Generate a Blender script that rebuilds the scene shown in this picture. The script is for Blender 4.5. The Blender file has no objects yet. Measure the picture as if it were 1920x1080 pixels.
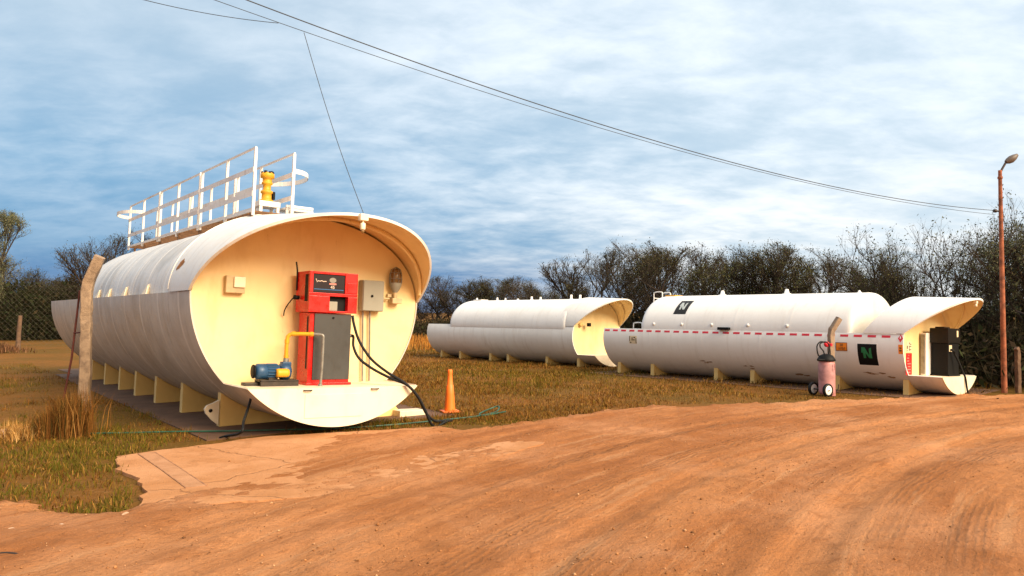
import bpy, bmesh, math, random
import numpy as np
from mathutils import Vector, Matrix
R = math.radians
PI = math.pi
sc = bpy.context.scene

# ---------------------------------------------------------------- camera
cam = bpy.data.cameras.new('camera')
cam.sensor_width = 36.0
cam.lens = 27.04
cam.clip_end = 3000
camo = bpy.data.objects.new('camera', cam)
sc.collection.objects.link(camo)
camo.location = (0, 0, 1.6)
camo.rotation_euler = (R(90 + 1.787), 0, 0)
sc.camera = camo

# ---------------------------------------------------------------- light
TO_SUN = Vector((0.70, -0.58, 0.60)).normalized()
SUN_EL = math.asin(TO_SUN.z)
SUN_AZ = math.atan2(TO_SUN.x, TO_SUN.y)
sl = bpy.data.lights.new('sun', 'SUN')
sl.energy = 4.2
sl.angle = R(34)
sl.color = (1.0, 0.83, 0.60)
slo = bpy.data.objects.new('sun', sl)
sc.collection.objects.link(slo)
slo.rotation_euler = (-TO_SUN).to_track_quat('-Z', 'Y').to_euler()
slo.location = (20, -24, 14)

sc.view_settings.view_transform = 'Standard'
sc.view_settings.look = 'None'
sc.view_settings.exposure = 0.78
sc.view_settings.gamma = 1.0
sc.view_settings.use_curve_mapping = False

world = bpy.data.worlds.new('World')
sc.world = world
world.use_nodes = True
wt = world.node_tree
wn, wl = wt.nodes, wt.links
wn.clear()


def N(tree, typ, **kw):
    n = tree.nodes.new(typ)
    for k, v in kw.items():
        if k.startswith('i_'):
            n.inputs[k[2:].replace('_', ' ')].default_value = v
        elif k.startswith('n_'):
            n.inputs[int(k[2:])].default_value = v
        else:
            setattr(n, k, v)
    return n


def M2(tree, op, a, b=None, c=None, clamp=False):
    n = tree.nodes.new('ShaderNodeMath')
    n.operation = op
    n.use_clamp = clamp
    for i, v in enumerate((a, b, c)):
        if v is None:
            continue
        if isinstance(v, (int, float)):
            n.inputs[i].default_value = v
        else:
            tree.links.new(v, n.inputs[i])
    return n.outputs[0]


def MR(tree, v, a, b, c=0.0, d=1.0, smooth=True):
    n = tree.nodes.new('ShaderNodeMapRange')
    n.interpolation_type = 'SMOOTHSTEP' if smooth else 'LINEAR'
    tree.links.new(v, n.inputs[0])
    for i, x in enumerate((a, b, c, d)):
        n.inputs[i + 1].default_value = x
    return n.outputs[0]


def MIX(tree, f, a, b, blend='MIX'):
    n = tree.nodes.new('ShaderNodeMix')
    n.data_type = 'RGBA'
    n.blend_type = blend
    n.clamp_factor = True
    for idx, v in ((0, f), (6, a), (7, b)):
        if isinstance(v, (int, float)):
            n.inputs[idx].default_value = v
        elif isinstance(v, (tuple, list)):
            n.inputs[idx].default_value = (*v[:3], 1)
        else:
            tree.links.new(v, n.inputs[idx])
    return n.outputs[2]


def sky_world():
    t = wt
    tc = N(t, 'ShaderNodeTexCoord')
    sep = N(t, 'ShaderNodeSeparateXYZ')
    t.links.new(tc.outputs['Generated'], sep.inputs[0])
    x, y, z = sep.outputs
    zc = M2(t, 'MAXIMUM', z, 0.0)
    # cloud deck seen from below: project the direction on a flat layer
    den = M2(t, 'ADD', zc, 0.24)
    u = M2(t, 'DIVIDE', x, den)
    v = M2(t, 'DIVIDE', y, den)
    cv = N(t, 'ShaderNodeCombineXYZ')
    t.links.new(u, cv.inputs[0]); t.links.new(v, cv.inputs[1])
    mp = N(t, 'ShaderNodeMapping')
    mp.inputs['Rotation'].default_value = (0, 0, R(-28))
    mp.inputs['Scale'].default_value = (1.25, 1.9, 1)
    t.links.new(cv.outputs[0], mp.inputs[0])
    n1 = N(t, 'ShaderNodeTexNoise'); n1.inputs['Scale'].default_value = 1.1
    n1.inputs['Detail'].default_value = 7; n1.inputs['Roughness'].default_value = 0.55
    n1.inputs['Distortion'].default_value = 0.35
    t.links.new(mp.outputs[0], n1.inputs['Vector'])
    n2 = N(t, 'ShaderNodeTexNoise'); n2.inputs['Scale'].default_value = 4.2
    n2.inputs['Detail'].default_value = 6; n2.inputs['Roughness'].default_value = 0.6
    n2.inputs['Distortion'].default_value = 0.2
    t.links.new(mp.outputs[0], n2.inputs['Vector'])
    c = M2(t, 'ADD', M2(t, 'MULTIPLY', n1.outputs[0], 0.56), M2(t, 'MULTIPLY', n2.outputs[0], 0.44))
    cl = MR(t, c, 0.34, 0.67)
    # base colour of the deck by height, brighter to the east (right) and overhead
    el = MR(t, zc, 0.0, 0.5, 0, 1, False)
    ramp = N(t, 'ShaderNodeValToRGB')
    r = ramp.color_ramp
    r.elements[0].position = 0.0; r.elements[0].color = (0.012, 0.095, 0.30, 1)
    r.elements[1].position = 1.0; r.elements[1].color = (0.50, 0.585, 0.67, 1)
    for p, col in ((0.09, (0.022, 0.135, 0.34)), (0.17, (0.085, 0.235, 0.42)), (0.34, (0.17, 0.33, 0.495)), (0.66, (0.36, 0.48, 0.59))):
        e = r.elements.new(p); e.color = (*col, 1)
    t.links.new(el, ramp.inputs[0])
    side = M2(t, 'ADD', M2(t, 'MULTIPLY', x, 1.0), M2(t, 'MULTIPLY', zc, 0.55))
    side = M2(t, 'ADD', side, M2(t, 'MULTIPLY', M2(t, 'SUBTRACT', c, 0.5), 0.7))
    bright = MR(t, side, -0.24, 0.46)
    cool = MIX(t, cl, (0.20, 0.42, 0.64), (0.68, 0.78, 0.87))
    warmw = MIX(t, MR(t, zc, 0.0, 0.25), (0.88, 0.86, 0.83), (0.78, 0.84, 0.89))
    base = MIX(t, M2(t, 'MULTIPLY', cl, MR(t, zc, 0.02, 0.2, 0.12, 0.55)), ramp.outputs[0], (0.62, 0.70, 0.77))
    lit = MIX(t, MR(t, cl, 0.0, 1.0, 0.15, 0.95, False), (0.43, 0.55, 0.65), warmw)
    col = MIX(t, bright, base, lit)
    # overhead and behind: bright thin overcast, warm glow round the low sun
    col = MIX(t, MR(t, zc, 0.38, 0.8), col, (0.78, 0.83, 0.88))
    d = N(t, 'ShaderNodeVectorMath'); d.operation = 'DOT_PRODUCT'
    t.links.new(tc.outputs['Generated'], d.inputs[0]); d.inputs[1].default_value = tuple(TO_SUN)
    g = N(t, 'ShaderNodeVectorMath'); g.operation = 'DOT_PRODUCT'
    t.links.new(tc.outputs['Generated'], g.inputs[0]); g.inputs[1].default_value = (0.64, -0.765, 0.07)
    col = MIX(t, MR(t, M2(t, 'SUBTRACT', M2(t, 'MULTIPLY', y, -1.0), M2(t, 'MULTIPLY', zc, 1.2)), 0.1, 0.7), col, (0.36, 0.33, 0.30))
    col = MIX(t, MR(t, g.outputs['Value'], 0.62, 0.99), col, (1.7, 1.15, 0.6))
    sky = N(t, 'ShaderNodeTexSky')
    sky.sky_type = 'NISHITA'; sky.sun_disc = False
    sky.sun_elevation = SUN_EL; sky.sun_rotation = SUN_AZ
    sk = N(t, 'ShaderNodeVectorMath'); sk.operation = 'SCALE'; sk.inputs['Scale'].default_value = 1.0
    t.links.new(col, sk.inputs[0])
    sc10 = N(t, 'ShaderNodeVectorMath'); sc10.operation = 'SCALE'; sc10.inputs['Scale'].default_value = 10.0
    t.links.new(sk.outputs[0], sc10.inputs[0])
    mix = MIX(t, 0.9, sky.outputs[0], sc10.outputs[0])
    bg = N(t, 'ShaderNodeBackground'); bg.inputs['Strength'].default_value = 0.080
    t.links.new(mix, bg.inputs['Color'])
    out = N(t, 'ShaderNodeOutputWorld')
    t.links.new(bg.outputs[0], out.inputs['Surface'])


sky_world()

# ---------------------------------------------------------------- materials
MATS = {}


def new_mat(name):
    m = bpy.data.materials.new(name)
    m.use_nodes = True
    t = m.node_tree
    t.nodes.clear()
    out = N(t, 'ShaderNodeOutputMaterial')
    b = N(t, 'ShaderNodeBsdfPrincipled')
    t.links.new(b.outputs[0], out.inputs[0])
    MATS[name] = m
    return m, t, b


def noise(t, vec, scale, detail=5, rough=0.6, dist=0.0):
    n = N(t, 'ShaderNodeTexNoise')
    n.inputs['Scale'].default_value = scale
    n.inputs['Detail'].default_value = detail
    n.inputs['Roughness'].default_value = rough
    n.inputs['Distortion'].default_value = dist
    t.links.new(vec, n.inputs['Vector'])
    return n.outputs[0]


def objvec(t, scale=(1, 1, 1)):
    tc = N(t, 'ShaderNodeTexCoord')
    mp = N(t, 'ShaderNodeMapping')
    mp.inputs['Scale'].default_value = scale
    t.links.new(tc.outputs['Object'], mp.inputs[0])
    return mp.outputs[0]


def bump(t, b, h, strength, dist=0.02):
    n = N(t, 'ShaderNodeBump')
    n.inputs['Strength'].default_value = strength
    n.inputs['Distance'].default_value = dist
    t.links.new(h, n.inputs['Height'])
    t.links.new(n.outputs[0], b.inputs['Normal'])


def simple(name, col, rough=0.5, metal=0.0, var=0.25, scale=6.0, bmp=0.0, col2=None, bscale=None):
    m, t, b = new_mat(name)
    v = objvec(t)
    n = noise(t, v, scale, 6)
    c2 = col2 or tuple(c * (1 - var) for c in col)
    b.inputs['Roughness'].default_value = rough
    b.inputs['Metallic'].default_value = metal
    t.links.new(MIX(t, MR(t, n, 0.35, 0.7), col, c2), b.inputs['Base Color'])
    if bmp:
        bump(t, b, noise(t, v, bscale or scale * 4, 4), bmp)
    return m


def paint(name, col, grime, rust=0.0, rough=0.42, streak=0.5, blotch=0.4, seed=0.0, bmp=0.15, weld=None):
    """weathered painted steel: blotches, run-down streaks, rust bleeding"""
    m, t, b = new_mat(name)
    tc = N(t, 'ShaderNodeTexCoord')

    def vec(s):
        mp = N(t, 'ShaderNodeMapping')
        mp.inputs['Location'].default_value = (seed, seed * 1.7, seed * .6)
        mp.inputs['Scale'].default_value = s
        t.links.new(tc.outputs['Object'], mp.inputs[0])
        return mp.outputs[0]
    n1 = noise(t, vec((1, 1, 1)), 0.9, 7, 0.62, 0.4)
    n2 = noise(t, vec((1.5, 5.0, 0.45)), 1.7, 6, 0.6)
    n3 = noise(t, vec((1, 1, 1)), 7.0, 5, 0.65)
    c = MIX(t, M2(t, 'MULTIPLY', MR(t, n1, 0.42, 0.68), blotch), col, grime)
    c = MIX(t, M2(t, 'MULTIPLY', MR(t, n2, 0.5, 0.72), streak), c, grime)
    if weld:
        # overpainted weld bands round the shell, every `weld` metres along it
        sp = N(t, 'ShaderNodeSeparateXYZ'); t.links.new(tc.outputs['Object'], sp.inputs[0])
        fr_ = M2(t, 'ABSOLUTE', M2(t, 'SUBTRACT', M2(t, 'FRACT', M2(t, 'DIVIDE', M2(t, 'ADD', sp.outputs[1], M2(t, 'MULTIPLY', n3, .03)), weld)), 0.5))
        wb = MR(t, fr_, 0.055 / weld, 0.025 / weld)
        c = MIX(t, M2(t, 'MULTIPLY', wb, MR(t, n2, 0.3, 0.6, 0.25, 0.75)), c, tuple(min(.85, x * 1.3) for x in col))
    if rust > 0:
        rm = M2(t, 'MULTIPLY', MR(t, n3, 0.70 - rust * 0.1, 0.78 - rust * 0.1), MR(t, n1, 0.48, 0.62))
        c = MIX(t, rm, c, (0.28, 0.105, 0.03))
        n4 = noise(t, vec((2.2, 2.2, 0.5)), 6.0, 5, 0.7)
        c = MIX(t, M2(t, 'MULTIPLY', MR(t, n4, 0.66 - rust * .08, 0.8), 0.6), c, (0.36, 0.17, 0.07))
    t.links.new(c, b.inputs['Base Color'])
    t.links.new(MR(t, n3, 0.3, 0.7, rough - 0.08, rough + 0.15), b.inputs['Roughness'])
    if bmp:
        bump(t, b, noise(t, vec((1, 1, 1)), 2.2, 3), bmp, 0.03)
    return m


WHITE_A = paint('weathered_white_paint', (0.56, 0.50, 0.43), (0.34, 0.28, 0.215), rust=0.22, streak=0.6, blotch=0.55, seed=3.1, weld=1.08)
WHITE_T = paint('tank_top_paint', (0.66, 0.64, 0.61), (0.40, 0.375, 0.34), rust=0.30, streak=0.6, blotch=0.7, seed=7.7, weld=1.08)
WHITE_B = paint('clean_white_paint', (0.74, 0.72, 0.68), (0.50, 0.43, 0.36), rust=0.16, streak=0.35, blotch=0.25, seed=1.3)
WHITE_C = paint('fresh_white_paint', (0.78, 0.76, 0.73), (0.58, 0.53, 0.47), rust=0.12, streak=0.3, blotch=0.2, seed=5.3)
CREAM = paint('cream_paint', (0.82, 0.63, 0.32), (0.56, 0.35, 0.12), rust=0.18, streak=0.32, blotch=0.32, seed=2.2, rough=0.5)
CREAM_D = paint('cream_support_paint', (0.84, 0.58, 0.21), (0.55, 0.35, 0.12), rust=0.35, streak=0.5, blotch=0.5, seed=4.2, rough=0.55)
CREAM_L = paint('pale_lip_paint', (0.80, 0.68, 0.50), (0.62, 0.47, 0.30), rust=0.35, streak=0.45, blotch=0.5, seed=9.2, rough=0.5)
RAIL_W = paint('white_rail_paint', (0.78, 0.74, 0.69), (0.50, 0.34, 0.22), rust=0.75, streak=0.4, blotch=0.4, seed=6.1, rough=0.5)
RUSTY = simple('rusty_grating', (0.17, 0.080, 0.032), 0.85, 0, 0.5, 9, 0.3)
RED = paint('dispenser_red_paint', (0.62, 0.004, 0.002), (0.36, 0.010, 0.005), rust=0.22, streak=0.3, blotch=0.3, rough=0.3, seed=2.9, bmp=0.05)
GREYDOOR = paint('grey_door_paint', (0.040, 0.040, 0.038), (0.026, 0.025, 0.023), rust=0.0, streak=0.5, blotch=0.5, rough=0.45, bmp=0.05)
BLACKM = simple('black_plastic', (0.005, 0.005, 0.005), 0.6, 0, 0.3)
SCREEN = simple('dark_screen', (0.010, 0.006, 0.016), 0.12, 0, 0.3)
RUBBER = simple('black_rubber', (0.010, 0.010, 0.010), 0.55, 0, 0.3, 12)
YELLOW = paint('yellow_paint', (0.66, 0.32, 0.010), (0.42, 0.18, 0.015), rust=0.3, streak=0.3, blotch=0.4, rough=0.45, seed=8.8, bmp=0.05)
BLUE = paint('blue_pump_paint', (0.014, 0.060, 0.135), (0.012, 0.028, 0.055), rust=0.2, streak=0.3, blotch=0.5, rough=0.45, bmp=0.1)
GALV = simple('galvanised_steel', (0.27, 0.26, 0.23), 0.45, 0.5, 0.3, 14)
DARKSTEEL = simple('dark_greasy_steel', (0.035, 0.022, 0.014), 0.5, 0.1, 0.5, 14, 0.2)
CABINET = paint('grey_cabinet_paint', (0.27, 0.265, 0.215), (0.20, 0.185, 0.14), rust=0.1, streak=0.3, blotch=0.3, rough=0.5, seed=1.9, bmp=0.05)
BEIGEBOX = simple('beige_box', (0.58, 0.44, 0.24), 0.5, 0, 0.25)
BEIGECAP = simple('pale_box_cover', (0.86, 0.76, 0.56), 0.45, 0, 0.12)
CONE = paint('orange_cone_plastic', (0.86, 0.17, 0.012), (0.62, 0.13, 0.02), streak=0.3, blotch=0.5, rough=0.5, bmp=0.05)
EXTRED = paint('faded_red_paint', (0.50, 0.19, 0.185), (0.42, 0.25, 0.25), rust=0.1, streak=0.5, blotch=0.6, rough=0.5, seed=3.9, bmp=0.05)
LAMPRUST = simple('rusty_pole', (0.34, 0.105, 0.045), 0.85, 0, 0.65, 7, 0.4)
DARKRED = simple('dark_red_rod', (0.11, 0.022, 0.014), 0.7, 0, 0.4, 10)
WIRE = simple('wire_sheath', (0.030, 0.036, 0.045), 0.6, 0, 0.2)
GREENHOSE = simple('green_hose', (0.016, 0.09, 0.05), 0.45, 0, 0.4, 8)
FENCEWIRE = simple('fence_wire', (0.16, 0.14, 0.11), 0.6, 0.3, 0.4)
ORANGE = simple('orange_sign', (0.85, 0.24, 0.008), 0.5, 0, 0.15)
DECALRED = simple('red_decal', (0.62, 0.012, 0.03), 0.45, 0, 0.15)
POSTERRED = simple('red_poster', (0.82, 0.012, 0.012), 0.45, 0, 0.1)
INK = simple('dark_ink', (0.05, 0.03, 0.02), 0.6, 0, 0.2)
PALEINK = simple('pale_ink', (0.75, 0.62, 0.52), 0.5, 0, 0.1)
SHEET = simple('notice_sheet', (0.68, 0.55, 0.36), 0.6, 0, 0.1)
LOGOGREEN = simple('logo_green', (0.006, 0.16, 0.055), 0.4, 0, 0.2)
LOGOWHITE = simple('logo_grey', (0.42, 0.46, 0.44), 0.4, 0, 0.2)
SIGNBLACK = simple('sign_black', (0.003, 0.003, 0.003), 0.6, 0, 0.1)
SIGNGLOSS = simple('sign_black_gloss', (0.014, 0.012, 0.010), 0.35, 0, 0.1)
SIGNWHITE = simple('sign_white', (0.82, 0.80, 0.76), 0.4, 0, 0.06)
PINKINK = simple('screen_pink', (0.72, 0.24, 0.20), 0.5, 0, 0.1)
BLUEINK = simple('screen_blue', (0.02, 0.12, 0.30), 0.4, 0, 0.1)
TYREW = simple('white_wheel_disc', (0.80, 0.77, 0.72), 0.5, 0, 0.15)
GLASS = None


def concrete_mat(name, col, col2, sc_=3.0, b_=0.35):
    m, t, b = new_mat(name)
    v = objvec(t)
    n1 = noise(t, v, sc_, 8, 0.65)
    n2 = noise(t, v, sc_ * 12, 5, 0.7)
    c = MIX(t, MR(t, n1, 0.35, 0.68), col, col2)
    c = MIX(t, M2(t, 'MULTIPLY', MR(t, n2, 0.55, 0.75), 0.5), c, tuple(x * .55 for x in col))
    t.links.new(c, b.inputs['Base Color'])
    b.inputs['Roughness'].default_value = 0.9
    bump(t, b, M2(t, 'ADD', n1, M2(t, 'MULTIPLY', n2, .5)), b_, 0.02)
    return m


POSTC = concrete_mat('post_concrete', (0.36, 0.245, 0.155), (0.19, 0.125, 0.08), 6.0, 1.0)
WOODC = concrete_mat('old_wood', (0.16, 0.09, 0.05), (0.09, 0.05, 0.03), 6.0, 0.5)
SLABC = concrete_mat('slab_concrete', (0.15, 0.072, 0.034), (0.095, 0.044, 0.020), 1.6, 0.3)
STONE = concrete_mat('stone', (0.52, 0.33, 0.2), (0.36, 0.22, 0.14), 6.0, 0.5)

for m_ in (BLACKM, SIGNBLACK, SIGNGLOSS, RUBBER):
    for n_ in m_.node_tree.nodes:
        if n_.type == 'BSDF_PRINCIPLED': n_.inputs['Specular IOR Level'].default_value = 0.2
m, t, b = new_mat('lamp_glass')
b.inputs['Base Color'].default_value = (0.36, 0.22, 0.08, 1)
b.inputs['Roughness'].default_value = 0.15
b.inputs['Alpha'].default_value = 1.0
b.inputs['Transmission Weight'].default_value = 0.55
GLASS = m

# dusty earth road, two coordinates: world position and the driven tracks (UV)
m, t, b = new_mat('dirt')
geo = N(t, 'ShaderNodeNewGeometry')
pos = geo.outputs['Position']
uv = N(t, 'ShaderNodeUVMap'); uv.uv_map = 'track'


def trk(su, sv):
    mp = N(t, 'ShaderNodeMapping'); mp.inputs['Scale'].default_value = (su, sv, 1)
    t.links.new(uv.outputs[0], mp.inputs[0]); return mp.outputs[0]


d1 = noise(t, pos, 0.55, 6, 0.55, 0.3)
d2 = noise(t, trk(1.1, 0.14), 1.0, 6, 0.55, 0.5)
d3 = noise(t, trk(5.5, 0.40), 1.0, 7, 0.68, 0.5)
d4 = noise(t, pos, 13.0, 7, 0.74)
d5 = noise(t, pos, 48.0, 4, 0.7)
d6 = noise(t, pos, 2.6, 6, 0.68, 0.5)
c = MIX(t, MR(t, d2, 0.41, 0.60), (0.489, 0.203, 0.074), (0.350, 0.129, 0.040))
c = MIX(t, M2(t, 'MULTIPLY', MR(t, d1, 0.45, 0.66), 0.6), c, (0.560, 0.265, 0.124))
c = MIX(t, M2(t, 'MULTIPLY', MR(t, d6, 0.50, 0.70), 0.55), c, (0.292, 0.108, 0.034))
c = MIX(t, M2(t, 'MULTIPLY', MR(t, d3, 0.52, 0.66), 0.52), c, (0.287, 0.104, 0.033))
c = MIX(t, M2(t, 'MULTIPLY', MR(t, d3, 0.46, 0.34), 0.45), c, (0.582, 0.300, 0.142))
c = MIX(t, M2(t, 'MULTIPLY', MR(t, d4, 0.56, 0.70), 0.60), c, (0.232, 0.086, 0.030))
c = MIX(t, M2(t, 'MULTIPLY', MR(t, d5, 0.62, 0.74), 0.50), c, (0.630, 0.352, 0.194))
# tread lines pressed into the dust along the driven arcs
su = N(t, 'ShaderNodeSeparateXYZ'); t.links.new(uv.outputs[0], su.inputs[0])
wobn = noise(t, trk(0.0, 0.10), 1.0, 2, 0.5)
rv = M2(t, 'ADD', su.outputs[0], M2(t, 'MULTIPLY', M2(t, 'SUBTRACT', wobn, 0.5), 0.5))
band = None
for r0 in (19.55, 18.7, 18.0, 17.0, 16.4, 15.9, 15.35, 14.1, 12.6, 20.9):
    q_ = M2(t, 'ABSOLUTE', M2(t, 'SUBTRACT', rv, r0))
    bm_ = MR(t, q_, 0.15, 0.10)
    band = bm_ if band is None else M2(t, 'MAXIMUM', band, bm_)
band = M2(t, 'MULTIPLY', band, MR(t, noise(t, trk(0.6, 0.25), 1.0, 3, 0.6), 0.42, 0.60))
lines = M2(t, 'SINE', M2(t, 'MULTIPLY', M2(t, 'ADD', rv, M2(t, 'MULTIPLY', d4, 0.05)), 2 * PI / 0.052))
tread = M2(t, 'MULTIPLY', band, lines)
c = MIX(t, M2(t, 'MULTIPLY', band, MR(t, lines, 0.0, -1.0, 0.06, 0.32)), c, (0.215, 0.085, 0.027))
t.links.new(c, b.inputs['Base Color'])
b.inputs['Roughness'].default_value = 0.95
b.inputs['Specular IOR Level'].default_value = 0.15
hh = M2(t, 'ADD', M2(t, 'MULTIPLY', d3, 0.7), M2(t, 'MULTIPLY', d4, 1.0))
hh = M2(t, 'ADD', hh, M2(t, 'MULTIPLY', d5, 0.45))
hh = M2(t, 'ADD', hh, M2(t, 'MULTIPLY', d6, 0.9))
hh = M2(t, 'ADD', hh, M2(t, 'MULTIPLY', tread, 0.12))
bump(t, b, hh, 1.0, 0.05)
DIRT = m

m, t, b = new_mat('dry_field_soil')
geo = N(t, 'ShaderNodeNewGeometry')
pos = geo.outputs['Position']
g1 = noise(t, pos, 0.30, 6, 0.6, 0.4)
g2 = noise(t, pos, 2.2, 7, 0.7)
g3 = noise(t, pos, 14.0, 6, 0.75)
c = MIX(t, MR(t, g1, 0.38, 0.62), (0.200, 0.082, 0.017), (0.125, 0.067, 0.011))
c = MIX(t, M2(t, 'MULTIPLY', MR(t, g2, 0.45, 0.68), 0.7), c, (0.105, 0.060, 0.012))
c = MIX(t, M2(t, 'MULTIPLY', MR(t, g3, 0.52, 0.7), 0.7), c, (0.32, 0.165, 0.06))
t.links.new(c, b.inputs['Base Color'])
b.inputs['Roughness'].default_value = 0.95
b.inputs['Specular IOR Level'].default_value = 0.1
bump(t, b, M2(t, 'ADD', g2, g3), 0.8, 0.05)
SOIL = m

m, t, b = new_mat('dusty_concrete')
geo = N(t, 'ShaderNodeNewGeometry')
pos = geo.outputs['Position']
g1 = noise(t, pos, 0.9, 7, 0.62, 0.5)
g2 = noise(t, pos, 13.0, 7, 0.74)
g3 = noise(t, pos, 48.0, 4, 0.7)
g4 = noise(t, pos, 2.6, 6, 0.68, 0.5)
c = MIX(t, MR(t, g1, 0.36, 0.66), (0.509, 0.253, 0.121), (0.422, 0.191, 0.077))
c = MIX(t, M2(t, 'MULTIPLY', MR(t, g4, 0.48, 0.68), 0.55), c, (0.346, 0.149, 0.055))
c = MIX(t, M2(t, 'MULTIPLY', MR(t, g2, 0.56, 0.70), 0.5), c, (0.278, 0.116, 0.044))
c = MIX(t, M2(t, 'MULTIPLY', MR(t, g3, 0.62, 0.74), 0.4), c, (0.576, 0.335, 0.185))
# hairline cracks
vo = N(t, 'ShaderNodeTexVoronoi'); vo.feature = 'DISTANCE_TO_EDGE'; vo.inputs['Scale'].default_value = 0.55
wv = N(t, 'ShaderNodeVectorMath'); wv.operation = 'ADD'
nv = N(t, 'ShaderNodeTexNoise'); nv.inputs['Scale'].default_value = 3.0; nv.inputs['Detail'].default_value = 6
t.links.new(pos, nv.inputs['Vector'])
sv_ = N(t, 'ShaderNodeVectorMath'); sv_.operation = 'SCALE'; sv_.inputs['Scale'].default_value = 0.35
t.links.new(nv.outputs['Color'], sv_.inputs[0]); t.links.new(pos, wv.inputs[0]); t.links.new(sv_.outputs[0], wv.inputs[1])
t.links.new(wv.outputs[0], vo.inputs['Vector'])
crk = MR(t, vo.outputs['Distance'], 0.010, 0.002)
c = MIX(t, M2(t, 'MULTIPLY', crk, 0.4), c, (0.20, 0.09, 0.04))
t.links.new(c, b.inputs['Base Color'])
b.inputs['Roughness'].default_value = 0.94
b.inputs['Specular IOR Level'].default_value = 0.15
bump(t, b, M2(t, 'SUBTRACT', M2(t, 'ADD', M2(t, 'ADD', g2, M2(t, 'MULTIPLY', g4, .8)), M2(t, 'MULTIPLY', g3, .4)), crk), 0.7, 0.03)
PAD = m


def attr_mat(name, rough=0.9, spec=0.1, trans=0.0):
    m, t, b = new_mat(name)
    a = N(t, 'ShaderNodeAttribute'); a.attribute_name = 'tint'
    t.links.new(a.outputs['Color'], b.inputs['Base Color'])
    b.inputs['Roughness'].default_value = rough
    b.inputs['Specular IOR Level'].default_value = spec
    return m


BLADE = attr_mat('grass_blades')
LEAF = attr_mat('leaf')
BARK = simple('bark', (0.055, 0.036, 0.026), 0.95, 0, 0.5, 5)
TWIG = simple('twig', (0.115, 0.085, 0.062), 0.95, 0, 0.45, 3)

# ---------------------------------------------------------------- mesh helpers
def link(o, parent=None):
    sc.collection.objects.link(o)
    if parent is not None:
        o.parent = parent
    return o


def tag(o, label=None, cat=None, group=None, kind=None):
    if label: o['label'] = label
    if cat: o['category'] = cat
    if group: o['group'] = group
    if kind: o['kind'] = kind
    return o


def empty(name, label, cat, loc=(0, 0, 0), rot=(0, 0, 0), group=None, scale=1.0):
    o = bpy.data.objects.new(name, None)
    link(o)
    o.location = loc; o.rotation_euler = rot; o.scale = (scale,) * 3
    o.empty_display_size = 0.1
    return tag(o, label, cat, group)


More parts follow.
